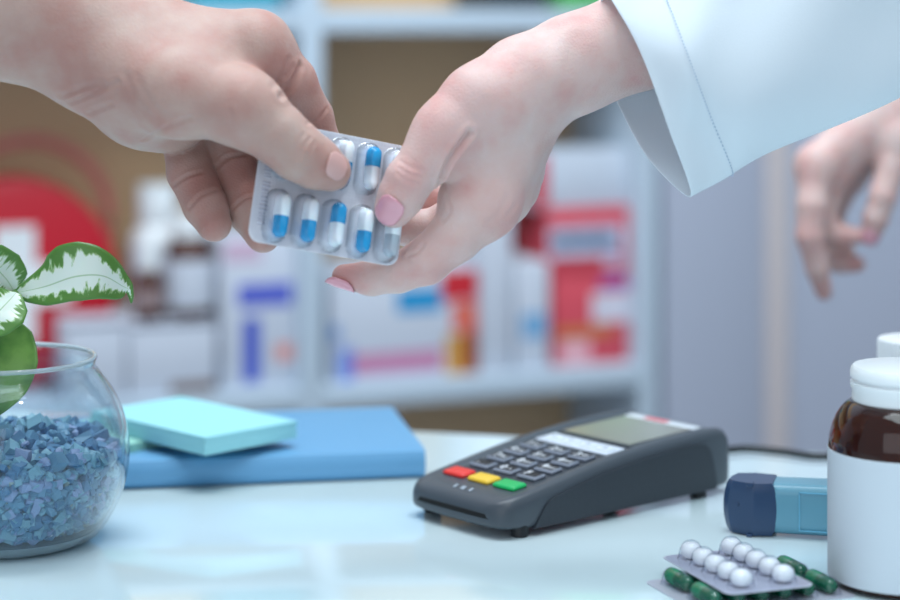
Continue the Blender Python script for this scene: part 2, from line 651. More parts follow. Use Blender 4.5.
# left bay
carton('medicine_box', 'tall white box with a blue emblem, left of the divider', 222, 299, 236, dn=0.02, prints=[
    (238, 292, 283, 306, (92, 104, 200)), (243, 260, 318, 382, BLUE), (276, 292, 344, 360, (226, 150, 140)), (224, 262, 240, 262, (212, 184, 206))])
o, zc1 = carton('medicine_box', 'low white box on the shelf right behind the glass bowl', 66, 126, 322, dn=0.01, depth=0.055, prints=[(67, 125, 322, 327, (90, 100, 120))])
o, zc2 = carton('medicine_box', 'low white box with a brown foot band, under the brown bottles', 129, 216, 322, dn=0.012, depth=0.13, prints=[(170, 215, 382, 393, (120, 100, 96)), (130, 215, 322, 327, (90, 100, 120))])
# top shelf
carton('medicine_box', 'teal box on the top shelf above the hands', 195, 280, -60, zb=ZT + BT, dn=0.03, m=mat('teal_carton', (70, 160, 180), rough=0.5))
carton('medicine_box', 'dark box on the top shelf by the green one', 495, 545, -50, zb=ZT + BT, dn=0.03, m=mat('dark_carton', (50, 60, 66), rough=0.5))
carton('medicine_box', 'green box on the top shelf near the white sleeve', 560, 622, -50, zb=ZT + BT, dn=0.03, m=mat('green_carton', (80, 170, 90), rough=0.5))

# small bottles standing on the low boxes ----------------------------------
M_amber = mat('amber_glass', (104, 40, 10), rough=0.05, trans=0.85, ior=1.5)
M_amber_dark = mat('dark_amber_glass', (74, 34, 22), rough=0.12)


def shelf_bottle(name, label, l, r, top, zb, dn, bodymat, capmat, labelmat, cap_frac=0.22, lab=(0.15, 0.6)):
    s0_, s1_ = shelf_s(l, dn), shelf_s(r, dn)
    c = S0 + SE * ((s0_ + s1_) / 2) + SN * dn
    zt = shelf_z((l + r) / 2, top, dn)
    R = (s1_ - s0_) / 2; H = zt - zb
    o = empty(name, c + Vector((0, 0, zb)), label, 'bottle', 'bottles on the low boxes')
    hb = H * (1 - cap_frac)
    bm = bmesh.new(); add_lathe(bm, [(0, 0), (R * 0.93, 0), (R, 0.003), (R, hb * 0.8), (R * 0.85, hb * 0.92), (R * 0.6, hb), (0, hb)], 32)
    from_bm('bottle_body', bm, bodymat, o)
    bm = bmesh.new(); add_lathe(bm, [(0, hb), (R * 0.72, hb), (R * 0.74, hb + 0.002), (R * 0.74, H - 0.002), (R * 0.7, H), (0, H)], 32)
    from_bm('cap', bm, capmat, o)
    bm = bmesh.new(); add_lathe(bm, [(R + 0.0004, hb * lab[0]), (R + 0.0006, hb * lab[0] + 0.001), (R + 0.0006, hb * lab[1]), (R + 0.0004, hb * lab[1] + 0.001)], 32)
    from_bm('paper_label', bm, labelmat, o)
    return o


shelf_bottle('medicine_bottle', 'tall white plastic bottle behind the brown bottles', 131, 184, 184, zc2, 0.098, M_white_pl, M_white_pl, M_carton, 0.3, (0.3, 0.75))
shelf_bottle('medicine_bottle', 'small brown bottle with white cap, in front of the tall white bottle', 134, 163, 238, zc2, 0.035, M_amber_dark, M_white_pl, mat('beige_label', (150, 130, 130), rough=0.6), 0.38, (0.25, 0.6))
shelf_bottle('medicine_bottle', 'brown bottle with white label, right of the tall white bottle', 166, 213, 214, zc2, 0.04, M_amber_dark, M_white_pl, M_carton, 0.22, (0.14, 0.72))

# red first-aid case ------------------------------------------------------------
dn = 0.125
cx = shelf_s(9, dn)
fa = empty('first_aid_case', S0 + SE * cx + SN * dn + Vector((0, 0, ZS)), 'round red first-aid case with a white cross behind the plant', 'first-aid case', rz=SHELF_RZ)
R = 0.109
RX = Matrix.Translation((0, 0, R)) @ Matrix.Rotation(math.radians(90), 4, 'X')
bm = bmesh.new(); add_lathe(bm, [(0, -0.05), (R - 0.012, -0.05), (R - 0.003, -0.046), (R, -0.036), (R, 0.02), (R - 0.003, 0.03), (R - 0.012, 0.034), (0, 0.034)], 64, M=RX)
from_bm('shell', bm, mat('red_case', (196, 28, 46), rough=0.45), fa)
bm = bmesh.new()
a, L = 0.021, 0.06
add_prism(bm, [(-a, -L), (a, -L), (a, -a), (L, -a), (L, a), (a, a), (a, L), (-a, L), (-a, a), (-L, a), (-L, -a), (-a, -a)], 0.0338, 0.0352, M=RX)
from_bm('white_cross', bm, M_white_pl, fa)
bm = bmesh.new(); add_tube(bm, [(0.02 + 0.085 * math.cos(t), 0, R + 0.06 + 0.085 * math.sin(t)) for t in np.linspace(-0.25, math.pi * 0.95, 24)], 0.006)
from_bm('handle', bm, mat('pale_red_handle', (196, 108, 104), rough=0.5), fa)

# ================================================================== COUNTER THINGS
# blue book ----------------------------------------------------------------
bx = Vector((-0.985, -0.176, 0)).normalized()
MB_ = Matrix(((-bx.x, bx.y, 0, -0.014), (-bx.y, -bx.x, 0, 1.2), (0, 0, 1, 0), (0, 0, 0, 1)))
book_rz = math.atan2(0.176, 0.985)
bk = empty('notebook', (-0.014, 1.2, 0), 'blue hardback notebook lying flat under the sticky notes', 'notebook', rz=book_rz)
M_bluecover = mat('blue_cover', (96, 148, 186), rough=0.42, bump=0.08, bscale=900)
W_, D_, H_ = 0.215, 0.125, 0.0165
bm = bmesh.new()
prof = [(0.0, 0.003), (-0.0012, 0.0045), (-0.0016, H_ / 2), (-0.0012, H_ - 0.0045), (0.0006, H_ - 0.0012), (0.004, H_), (D_, H_), (D_, H_ - 0.0025), (0.006, H_ - 0.0025), (0.004, H_ - 0.005), (0.004, 0.005), (0.006, 0.0025), (D_, 0.0025), (D_, 0.0), (0.004, 0.0), (0.0008, 0.001)]
v0 = [bm.verts.new((-W_, y, z)) for y, z in prof]; v1 = [bm.verts.new((0, y, z)) for y, z in prof]
for i in range(len(prof)):
    j = (i + 1) % len(prof); bm.faces.new([v0[i], v0[j], v1[j], v1[i]])
bm.faces.new(v0); bm.faces.new(v1[::-1])
from_bm('cover', bm, M_bluecover, bk)
bm = bmesh.new(); add_box(bm, (-W_ + 0.003, 0.0041, 0.0026), (-0.0015, D_ - 0.004, H_ - 0.0026))
from_bm('pages', bm, mat('blue_page_edge', (88, 150, 200), rough=0.7), bk)

# sticky notes ----------------------------------------------------------------
M_mint = mat('mint_paper', (146, 204, 212), rough=0.7)
M_mint2 = mat('pale_green_paper', (152, 204, 190), rough=0.7)


def pad(label, c, z, ang, w, d, t, m, tilt=(0, 0)):
    o = empty('sticky_note_pad', (c[0], c[1], z), label, 'sticky notes', rz=ang)
    o.rotation_euler = (tilt[0], tilt[1], ang)
    bm = bmesh.new()
    N = 7
    for i in range(N):
        sk = 0.00025 * random.uniform(-1, 1)
        add_box(bm, (-w / 2 + sk, -d / 2 + sk, t * i / N), (w / 2 + sk, d / 2 + sk, t * (i + 1) / N - 0.00003))
    from_bm('paper_block', bm, m, o)
    bm = bmesh.new(); add_box(bm, (-w / 2, -d / 2, t), (w / 2, d / 2 , t + 0.0002))
    from_bm('top_sheet', bm, m, o)
    return o


pad('pale green sticky note pad, lower one, mostly hidden under the mint pad', (-0.188, 1.232), H_, math.radians(-40), 0.07, 0.055, 0.005, M_mint2)
pad('mint blue sticky note pad lying askew on top of the blue notebook', (-0.1475, 1.218), H_ + 0.0054, math.radians(-45), 0.106, 0.066, 0.0095, M_mint, tilt=(0, 0))

# glass bowl with gravel -------------------------------------------------------
BC = Vector((-0.2215, 1.0625, 0))
bw = empty('glass_bowl', BC, 'round clear glass bowl on the counter, holding blue gravel and the plant', 'bowl')
prof = [(0.0, 0.001), (0.036, 0.0), (0.0395, 0.001)]
for a_ in np.linspace(-0.72, 0.78, 22):
    prof.append((0.0608 * math.cos(a_) + 0.0 , 0.0435 + 0.0608 * math.sin(a_)))
prof[3:] = [(r, z) for r, z in prof[3:] if z > 0.003]
zr = prof[-1][1]
prof += [(0.0438, zr + 0.0025), (0.0446, zr + 0.0042), (0.044, zr + 0.0055), (0.0426, zr + 0.0052), (0.0416, zr + 0.0035)]
inner = [(max(r - 0.0022, 0), z + (0.0012 if r < 0.05 else 0)) for r, z in prof[:-5]][::-1]
inner = [(r, max(z, 0.0045)) for r, z in inner]
bm = bmesh.new(); add_lathe(bm, prof + inner, 96)
from_bm('bowl_body', bm, thin_clear('clear_glass', (246, 251, 253), rough=0.01, ior=1.45, gloss=0.9, power=3.0), bw, angle=70)
bm = bmesh.new(); add_lathe(bm, [(0, -0.00), (0.038, 0.0), (0.0410, 0.0015), (0.0450, 0.0062), (0.040, 0.0075), (0.0, 0.0078)], 64)
from_bm('glass_foot', bm, mat('thick_glass', (206, 226, 234), rough=0.08, trans=0.55), bw)

bm = bmesh.new(); add_lathe(bm, [(0.0432 + 0.0012 * math.cos(t), zr + 0.0046 + 0.0012 * math.sin(t)) for t in np.linspace(0, 2 * math.pi, 13)[:-1]], 96, closed=True)
from_bm('rim', bm, mat('rim_glass', (228, 238, 242), rough=0.05, trans=0.6), bw)

# gravel: one heap of crystals
bm = bmesh.new()


def gravel_h(x, y):
    return 0.0545 + 0.004 * math.sin(x * 60 + 1) * math.cos(y * 45) - 0.16 * max(0, math.hypot(x, y) - 0.028) - 0.05 * x


def inner_r(z):
    q = 0.0578 ** 2 - (z - 0.0435) ** 2
    return math.sqrt(max(q, 0)) - 0.0005


cnt = 0
for _ in range(60000):
    z = random.uniform(0.0105, 0.066)
    a_ = random.uniform(0, 2 * math.pi)
    Rm = min(inner_r(z), 0.0575)
    rr = Rm - abs(random.gauss(0, 0.005)) - 0.002 if random.random() < 0.62 else Rm * math.sqrt(random.random()) - 0.002
    if rr < 0:
        continue
    x, y = rr * math.cos(a_), rr * math.sin(a_)
    gh = gravel_h(x, y)
    if z > gh:
        continue
    if rr < Rm - 0.009 and z < gh - 0.006:
        continue
    s = random.choice((0.0018, 0.0024, 0.003, 0.0036, 0.0042))
    if rr + s > Rm:
        continue
    rot = Matrix.Rotation(random.uniform(0, 6.28), 4, Vector((random.gauss(0, 1), random.gauss(0, 1), random.gauss(0, 1))).normalized())
    T = Matrix.Translation((x, y, z)) @ rot @ Matrix.Diagonal((s * random.uniform(0.7, 1.25), s * random.uniform(0.7, 1.2), s * random.uniform(0.6, 1.0), 1))
    r_ = bmesh.ops.create_icosphere(bm, subdivisions=1, radius=1.0, matrix=T) if random.random() < 0.5 else bmesh.ops.create_cube(bm, size=1.6, matrix=T)
    mi = random.choices((0, 1, 2, 3, 4), (5, 4, 4, 2.6, 1))[0]
    fs = set(f for v in r_['verts'] for f in v.link_faces)
    for v in r_['verts']:
        v.co += Vector((random.uniform(-1, 1), random.uniform(-1, 1), random.uniform(-1, 1))) * s * 0.2
    for f in fs:
        f.material_index = mi
    cnt += 1
    if cnt >= 2900:
        break
add_lathe(bm, [(0, 0.006), (0.034, 0.006), (0.047, 0.02), (0.049, 0.03), (0.048, 0.044), (0.03, 0.05), (0, 0.052)], 24, mi=2)
gm = [mat('gravel_blue', (112, 158, 188), rough=0.45, trans=0.12), mat('gravel_pale', (142, 190, 210), rough=0.4, trans=0.2), mat('gravel_deep', (92, 136, 172), rough=0.5),
      mat('gravel_lilac', (146, 164, 200), rough=0.45), mat('gravel_ochre', (150, 166, 164), rough=0.5)]
gv = from_bm('blue_gravel', bm, gm, None, smooth=False)
gv.location = BC
tag(gv, 'blue and lilac crystal gravel filling the glass bowl', 'gravel', kind='stuff')

# plant -----------------------------------------------------------------------
def leaf_mat():
    m = bpy.data.materials.new('variegated_leaf'); m.use_nodes = True
    nt = m.node_tree; b = nt.nodes['Principled BSDF']
    b.inputs['Roughness'].default_value = 0.38
    b.inputs['Subsurface Weight'].default_value = 0.12; b.inputs['Subsurface Scale'].default_value = 0.002
    uv = nt.nodes.new('ShaderNodeUVMap')
    sep = nt.nodes.new('ShaderNodeSeparateXYZ'); nt.links.new(uv.outputs['UV'], sep.inputs[0])
    # streaks that run from the midrib outwards
    mp = nt.nodes.new('ShaderNodeMapping'); mp.inputs['Scale'].default_value = (26, 3.2, 1); mp.inputs['Rotation'].default_value = (0, 0, 0.0)
    nt.links.new(uv.outputs['UV'], mp.inputs['Vector'])
    no = nt.nodes.new('ShaderNodeTexNoise'); no.inputs['Scale'].default_value = 1.0; no.inputs['Detail'].default_value = 5
    nt.links.new(mp.outputs['Vector'], no.inputs['Vector'])
    def math_(op, a, b_):
        n = nt.nodes.new('ShaderNodeMath'); n.operation = op
        for i, q in enumerate((a, b_)):
            if isinstance(q, (int, float)):
                n.inputs[i].default_value = q
            else:
                nt.links.new(q, n.inputs[i])
        return n.outputs[0]
    # uv.y 0..1 across with the midrib at .5 ; uv.x 0..1 along
    d = math_('ABSOLUTE', math_('SUBTRACT', sep.outputs['Y'], 0.5), 0)
    d2 = math_('ADD', d, math_('MULTIPLY', math_('SUBTRACT', no.outputs['Fac'], 0.5), 0.75))
    e = math_('ADD', d2, math_('MULTIPLY', math_('POWER', sep.outputs['X'], 3.0), 0.22))
    rp = nt.nodes.new('ShaderNodeValToRGB')
    el = rp.color_ramp.elements
    el[0].position, el[0].color = 0.235, lin((222, 236, 226))
    el[1].position, el[1].color = 0.34, lin((84, 134, 58))
    k = el.new(0.285); k.color = lin((160, 196, 140))
    nt.links.new(e, rp.inputs['Fac'])
    # midrib line
    rib = nt.nodes.new('ShaderNodeValToRGB')
    rib.color_ramp.elements[0].position, rib.color_ramp.elements[0].color = 0.006, (1, 1, 1, 1)
    rib.color_ramp.elements[1].position, rib.color_ramp.elements[1].color = 0.018, (0, 0, 0, 1)
    nt.links.new(d, rib.inputs['Fac'])
    mx = nt.nodes.new('ShaderNodeMix'); mx.data_type = 'RGBA'
    nt.links.new(math_('MULTIPLY', rib.outputs['Color'], 0.8), mx.inputs[0]); nt.links.new(rp.outputs['Color'], mx.inputs[6]); mx.inputs[7].default_value = lin((150, 188, 140))
    nt.links.new(mx.outputs[2], b.inputs['Base Color'])
    return m


M_leaf = leaf_mat()
M_leafdk = mat('green_leaf', (52, 104, 40), rough=0.35, vary=(110, 152, 74), vscale=60)
M_stem = mat('plant_stem', (110, 150, 84), rough=0.5)
pl = empty('potted_plant', BC + Vector((-0.004, 0, 0.05)), 'variegated green and white leafy plant growing out of the gravel', 'plant')


def leaf(ctrl, widths, face, m, cup=0.25, nv=14, nl=10):
    """ctrl: midrib points; widths: half widths (upper, lower) along the midrib; face: direction the upper side faces"""
    mid = spline(ctrl, nl)
    n = len(mid)
    bm = bmesh.new(); uvl = bm.loops.layers.uv.new('UVMap')
    g, uvs = [], {}
    ws = np.array(widths); xs = np.linspace(0, 1, len(ws))
    for i, p in enumerate(mid):
        t = (mid[min(i + 1, n - 1)] - mid[max(i - 1, 0)]).normalized()
        f = Vector(face); f = (f - t * f.dot(t)).normalized()
        s = f.cross(t).normalized()
        u = i / (n - 1)
        wu, wl = np.interp(u, xs, ws[:, 0]), np.interp(u, xs, ws[:, 1])
        row = []
        for j in range(nv + 1):
            v = j / nv * 2 - 1
            w = wu if v > 0 else wl
            off = abs(v) * w
            ripple = 0.0009 * math.sin(u * 15 + v * 2) * abs(v)
            q = p + s * (v * w) + f * (cup * off * abs(v) * 0.6 + ripple - 0.0)
            vert = bm.verts.new(q); uvs[vert] = (u, (v + 1) / 2); row.append(vert)
        g.append(row)
    for i in range(n - 1):
        for j in range(nv):
            fc = bm.faces.new([g[i][j], g[i][j + 1], g[i + 1][j + 1], g[i + 1][j]])
            for lp in fc.loops:
                lp[uvl].uv = uvs[lp.vert]
    me = bpy.data.meshes.new('leaf'); bm.to_mesh(me); bm.free()
    o = link('leaf', me, m)
    sd = o.modifiers.new('thickness', 'SOLIDIFY'); sd.thickness = 0.0006; sd.offset = 0
    return world_child(o, pl)


k = 1 / 2125 * 1.035   # metres per pixel at the plant
Yp = 1.035
big = [at(17, 293, Yp + 0.012), at(45, 287, Yp), at(75, 277, Yp - 0.005), at(102, 276, Yp - 0.004), at(122, 286, Yp + 0.002), at(129.5, 291, Yp + 0.004), at(131.5, 303, Yp + 0.005)]
leaf(big, [(3 * k, 3 * k), (17 * k, 13 * k), (31 * k, 21 * k), (36 * k, 24 * k), (35 * k, 26 * k), (30 * k, 25 * k), (22 * k, 23 * k), (15 * k, 17 * k), (10 * k, 10 * k), (4 * k, 4 * k), (2.4 * k, 2.2 * k), (0.2 * k, 0.2 * k)], (0.1, -0.9, 0.45), M_leaf, cup=0.12)
# left cluster
leaf([at(14, 292, Yp + 0.02), at(5, 278, Yp + 0.014), at(-14, 262, Yp + 0.005), at(-45, 258, Yp)], [(3 * k, 4 * k), (15 * k, 20 * k), (20 * k, 26 * k), (16 * k, 22 * k), (8 * k, 12 * k), (0.3 * k, 0.3 * k)], (0.2, -0.9, 0.4), M_leaf)
leaf([at(16, 293, Yp), at(4, 306, Yp - 0.012), at(-12, 322, Yp - 0.018), at(-40, 342, Yp - 0.02)], [(4 * k, 3 * k), (21 * k, 17 * k), (26 * k, 24 * k), (22 * k, 22 * k), (12 * k, 12 * k), (0.3 * k, 0.3 * k)], (0.25, -0.9, 0.35), M_leaf)
leaf([at(4, 318, Yp + 0.006), at(14, 345, Yp - 0.002), at(13, 375, Yp - 0.008), at(0, 402, Yp - 0.01), at(-14, 420, Yp - 0.008)], [(4 * k, 4 * k), (20 * k, 20 * k), (23 * k, 23 * k), (18 * k, 20 * k), (9 * k, 10 * k), (0.3 * k, 0.3 * k)], (0.1, -0.95, 0.2), M_leafdk)
leaf([at(-4, 310, Yp + 0.02), at(-25, 300, Yp + 0.03), at(-60, 290, Yp + 0.04)], [(3 * k, 3 * k), (20 * k, 20 * k), (18 * k, 18 * k), (0.3 * k, 0.3 * k)], (0.0, -0.8, 0.6), M_leaf)
leaf([at(-10, 330, Yp + 0.0), at(-35, 350, Yp - 0.01), at(-60, 390, Yp - 0.015)], [(3 * k, 3 * k), (20 * k, 20 * k), (18 * k, 18 * k), (0.3 * k, 0.3 * k)], (0.0, -0.9, 0.3), M_leafdk)
bm = bmesh.new()
add_tube(bm, spline([at(-12, 440, 1.06), at(-8, 390, 1.058), at(-2, 340, 1.056), at(10, 300, 1.056), at(17, 293, Yp + 0.012)], 6), 0.0022, 10)
add_tube(bm, spline([at(-2, 345, 1.057), at(-2, 325, 1.05), at(4, 318, Yp + 0.006)], 6), 0.0016, 8)
add_tube(bm, spline([at(-5, 350, 1.057), at(-6, 335, 1.05), at(-10, 330, Yp)], 6), 0.0016, 8)
add_tube(bm, spline([at(3, 318, 1.056), at(12, 300, Yp + 0.015), at(16, 293, Yp)], 6), 0.0014, 8)
add_tube(bm, spline([at(0, 322, 1.056), at(-4, 310, Yp + 0.02)], 6), 0.0014, 8)
add_tube(bm, spline([at(8, 303, 1.056), at(14, 292, Yp + 0.02)], 6), 0.0014, 8)
world_child(from_bm('stem', bm, M_stem), pl)

# ------------------------------------------------------------------ card terminal
TR = math.radians(40.7)
tm = empty('card_terminal', (0.0375, 1.066, 0), 'dark grey card payment terminal with coloured keys on the counter', 'card terminal', rz=TR)
TW = 0.078
st = [  # x, side inset, bottom, rail top, deck drop
    (-0.0150, 0.014, 0.0075, 0.0125, 0.0), (-0.0145, 0.009, 0.0055, 0.0148, 0.0), (-0.0125, 0.0045, 0.0042, 0.0172, 0.0), (-0.009, 0.0018, 0.0036, 0.0190, 0.0), (-0.004, 0.0006, 0.0034, 0.0203, 0.0002),
    (0.004, 0.0, 0.0026, 0.0216, 0.0007), (0.02, 0.0, 0.0026, 0.0244, 0.0016), (0.045, 0.0, 0.0026, 0.0286, 0.0022), (0.07, 0.0, 0.0026, 0.0322, 0.0028), (0.095, 0.0, 0.0026, 0.0345, 0.0032),
    (0.118, 0.0, 0.0026, 0.0357, 0.0034), (0.136, 0.0, 0.0026, 0.0362, 0.0034), (0.147, 0.0004, 0.0026, 0.0358, 0.0024), (0.1525, 0.0012, 0.0026, 0.0345, 0.001), (0.1560, 0.003, 0.003, 0.0310, 0.0), (0.1575, 0.006, 0.005, 0.0250, 0.0)]


def rail(x):
    return float(np.interp(x, [s[0] for s in st], [s[3] for s in st]))


def deck(x):
    return rail(x) - float(np.interp(x, [s[0] for s in st], [s[4] for s in st]))


bm = bmesh.new(); rings = []
for x, s, zb, zr_, dd in st:
    h = zr_ - zb
    half = [(s + min(0.004, h * 0.3), zb), (s + 0.0006, zb + min(0.002, h * 0.2)), (s, zb + min(0.004, h * 0.35)), (s, zr_ - min(0.006, h * 0.45)), (s + 0.0008, zr_ - min(0.003, h * 0.25)), (s + 0.003, zr_ - 0.0006), (s + 0.0055, zr_), (s + 0.008, zr_ - 0.0004 * (dd > 0)), (s + 0.0098, zr_ - dd * 0.8), (s + 0.0112, zr_ - dd)]
    full = half + [(TW - y, z) for y, z in half[::-1]]
    rings.append([bm.verts.new((x, y, z)) for y, z in full])
for A, B in zip(rings, rings[1:]):
    n = len(A)
    for i in range(n):
        bm.faces.new([A[i], A[(i + 1) % n], B[(i + 1) % n], B[i]])
bm.faces.new(rings[0]); bm.faces.new(rings[-1][::-1])
bo = from_bm('housing', bm, M_dark_pl, tm, angle=40)
sb = bo.modifiers.new('subdivision', 'SUBSURF'); sb.levels = 1; sb.render_levels = 2

# textured grip panel on each side
M_grip = bpy.data.materials.new('grip_panel'); M_grip.use_nodes = True
nt = M_grip.node_tree; b = nt.nodes['Principled BSDF']
b.inputs['Base Color'].default_value = lin((42, 49, 58)); b.inputs['Roughness'].default_value = 0.5
tc = nt.nodes.new('ShaderNodeTexCoord'); mp = nt.nodes.new('ShaderNodeMapping'); mp.inputs['Scale'].default_value = (330, 330, 330); mp.inputs['Rotation'].default_value = (0, math.radians(45), 0)
ck = nt.nodes.new('ShaderNodeTexChecker'); ck.inputs['Scale'].default_value = 1.0
bp = nt.nodes.new('ShaderNodeBump'); bp.inputs['Strength'].default_value = 0.5; bp.inputs['Distance'].default_value = 0.0006
nt.links.new(tc.outputs['Object'], mp.inputs['Vector']); nt.links.new(mp.outputs['Vector'], ck.inputs['Vector']); nt.links.new(ck.outputs['Fac'], bp.inputs['Height']); nt.links.new(bp.outputs['Normal'], b.inputs['Normal'])
gp = [(0.006, 0.0036), (0.0125, 0.0125), (0.017, 0.0165), (0.03, 0.0196), (0.05, 0.0234), (0.075, 0.0266), (0.095, 0.0284), (0.115, 0.0296), (0.128, 0.0296), (0.134, 0.0278), (0.1375, 0.0232), (0.1405, 0.013), (0.142, 0.0036)]
gp = [(p.x, p.y) for p in spline([(x, z, 0) for x, z in gp], 4)]
MX = Matrix(((1, 0, 0, 0), (0, 0, 1, 0), (0, 1, 0, 0), (0, 0, 0, 1)))
for y0, y1 in ((-0.0009, 0.002), (TW - 0.002, TW + 0.0009)):
    bm = bmesh.new()
    add_prism(bm, gp, y0, y1, M=MX)
    es = [e for e in bm.edges if abs(e.verts[0].co.y - e.verts[1].co.y) < 1e-6]
    bmesh.ops.bevel(bm, geom=es, offset=0.0005, segments=2, affect='EDGES')
    from_bm('grip_panel', bm, M_grip, tm)

# bottom feet
for x, y in ((0.001, 0.005), (0.001, TW - 0.005), (0.133, 0.005), (0.133, TW - 0.005)):
    bm = bmesh.new(); add_lathe(bm, [(0, 0), (0.0042, 0), (0.0046, 0.0006), (0.0044, 0.006), (0, 0.006)], 20, M=Matrix.Translation((x, y, 0)))
    from_bm('rubber_foot', bm, M_black, tm)
# card slot across the nose
bm = bmesh.new()
ys = np.linspace(0.011, 0.067, 15)
pts = [(-0.0154 + 0.0011 * ((y - TW / 2) / 0.028) ** 4, y, 0.0108) for y in ys]
lo_ = [bm.verts.new((x - 0.0003, y, z - 0.0011)) for x, y, z in pts]; hi_ = [bm.verts.new((x - 0.0001, y, z + 0.0011)) for x, y, z in pts]
lb = [bm.verts.new((x + 0.004, y, z - 0.0011)) for x, y, z in pts]; hb_ = [bm.verts.new((x + 0.004, y, z + 0.0011)) for x, y, z in pts]
for i in range(len(pts) - 1):
    bm.faces.new([lo_[i], lo_[i + 1], hi_[i + 1], hi_[i]]); bm.faces.new([hi_[i], hi_[i + 1], hb_[i + 1], hb_[i]]); bm.faces.new([lo_[i + 1], lo_[i], lb[i], lb[i + 1]]); bm.faces.new([lb[i], hb_[i], hb_[i + 1], lb[i + 1]])
bm.faces.new([lo_[0], hi_[0], hb_[0], lb[0]]); bm.faces.new([lo_[-1], lb[-1], hb_[-1], hi_[-1]])
from_bm('card_slot', bm, mat('slot_black', (6, 7, 9), rough=0.7), tm)

M_key = mat('grey_key', (126, 134, 148), rough=0.4)
M_keydark = mat('key_label', (26, 30, 36), rough=0.5)
M_ink = mat('white_ink', (220, 226, 232), rough=0.6)


def text_into(bm, s, size, M, mi, align='CENTER'):
    cu = bpy.data.curves.new('t', 'FONT'); cu.body = s; cu.size = size; cu.align_x = align; cu.align_y = 'CENTER'; cu.extrude = 0.00004; cu.offset = size * 0.02
    ob = bpy.data.objects.new('t', cu); COL.objects.link(ob)
    bpy.context.view_layer.update()
    me = bpy.data.meshes.new_from_object(ob.evaluated_get(bpy.context.evaluated_depsgraph_get()))
    n0 = len(bm.verts); f0 = len(bm.faces)
    bm.from_mesh(me)
    bm.verts.ensure_lookup_table(); bm.faces.ensure_lookup_table()
    for v in bm.verts[n0:]:
        v.co = M @ v.co
    for f in bm.faces[f0:]:
        f.material_index = mi
    bpy.data.objects.remove(ob); bpy.data.curves.remove(cu); bpy.data.meshes.remove(me)


def deck_M(x, y, lift=0.0):
    sl = math.atan2(deck(x + 0.004) - deck(x - 0.004), 0.008)
    return Matrix.Translation((x, y, deck(x) + lift)) @ Matrix.Rotation(-sl, 4, 'Y')


# keypad recess plate
bm = bmesh.new()
xs_ = np.linspace(0.0155, 0.068, 12)
a_ = [bm.verts.new((x, 0.0125, deck(x) + 0.0002)) for x in xs_]; b_ = [bm.verts.new((x, TW - 0.0125, deck(x) + 0.0002)) for x in xs_]
for i in range(len(xs_) - 1):
    bm.faces.new([a_[i], a_[i + 1], b_[i + 1], b_[i]])
from_bm('keypad_plate', bm, mat('keypad_dark', (50, 56, 64), rough=0.45), tm)
cols = (0.0575, 0.039, 0.0205)      # left, middle, right as the user reads them
rows = ((0.0595, ('1', '2', '3'), ('QZ', 'ABC', 'DEF')), (0.0475, ('4', '5', '6'), ('GHI', 'JKL', 'MNO')), (0.0355, ('7', '8', '9'), ('PRS', 'TUV', 'WXY')), (0.0235, ('.', '0', 'F'), ('', '-+', '')))
TXT = Matrix.Rotation(math.radians(-90), 4, 'Z')
for x, ch, sm in rows:
    for y, c, l_ in zip(cols, ch, sm):
        M = deck_M(x, y, 0.0)
        bm = bmesh.new()
        add_box(bm, (-0.0044, -0.0072, 0.0), (0.0044, 0.0072, 0.0021), bev=0.0011, seg=3, M=M, mi=0)
        add_box(bm, (-0.0026, -0.0058, 0.0021), (0.0034, 0.0058, 0.00222), M=M, mi=1)
        text_into(bm, c, 0.0068, M @ Matrix.Translation((0.0004, 0.0027, 0.0023)) @ TXT, 2)
        if l_:
            text_into(bm, l_, 0.003, M @ Matrix.Translation((0.0, -0.0022, 0.0023)) @ TXT, 2)
        from_bm('number_key', bm, [M_key, M_keydark, M_ink], tm)
for y, c, nm in ((0.0585, (226, 58, 52), 'red_key'), (0.039, (236, 196, 62), 'yellow_key'), (0.0195, (28, 184, 100), 'green_key')):
    bm = bmesh.new(); add_box(bm, (-0.0052, -0.0083, -0.0006), (0.0052, 0.0083, 0.0022), bev=0.0016, seg=3, M=deck_M(0.0075, y))
    from_bm(nm, bm, mat(nm, c, rough=0.35), tm)
# small marks under the yellow key
bm = bmesh.new()
for dy, w in ((-0.006, 0.0008), (0, 0.0014), (0.006, 0.0008)):
    add_box(bm, (-0.0014, -w, 0.0), (0.0014, w, 0.0003), M=Matrix.Translation((-0.0068, 0.039 + dy, 0.0195)) @ Matrix.Rotation(math.radians(-22), 4, 'Y'))
from_bm('indicator_marks', bm, mat('mark_grey', (160, 172, 184), rough=0.4), tm)
# white function strip
bm = bmesh.new(); add_box(bm, (-0.0075, -0.0275, 0.0), (0.0075, 0.0275, 0.0012), bev=0.0005, M=deck_M(0.0765, 0.039))
st_ = from_bm('function_strip', bm, mat('strip_white', (205, 214, 226), rough=0.4), tm)
for i, y in enumerate((0.0585, 0.0455, 0.0325, 0.0195)):
    bm = bmesh.new(); add_box(bm, (-0.0038, -0.0048, 0.0008), (0.0038, 0.0048, 0.002), bev=0.0007, M=deck_M(0.0765, y), mi=0)
    add_box(bm, (-0.0012, -0.0022, 0.002), (0.0012, 0.0022, 0.0021), M=deck_M(0.0765, y), mi=1)
    o = from_bm('function_key', bm, [mat('fkey_white', (216, 224, 232), rough=0.4), mat('fkey_mark', (150, 160, 176), rough=0.5)], st_)
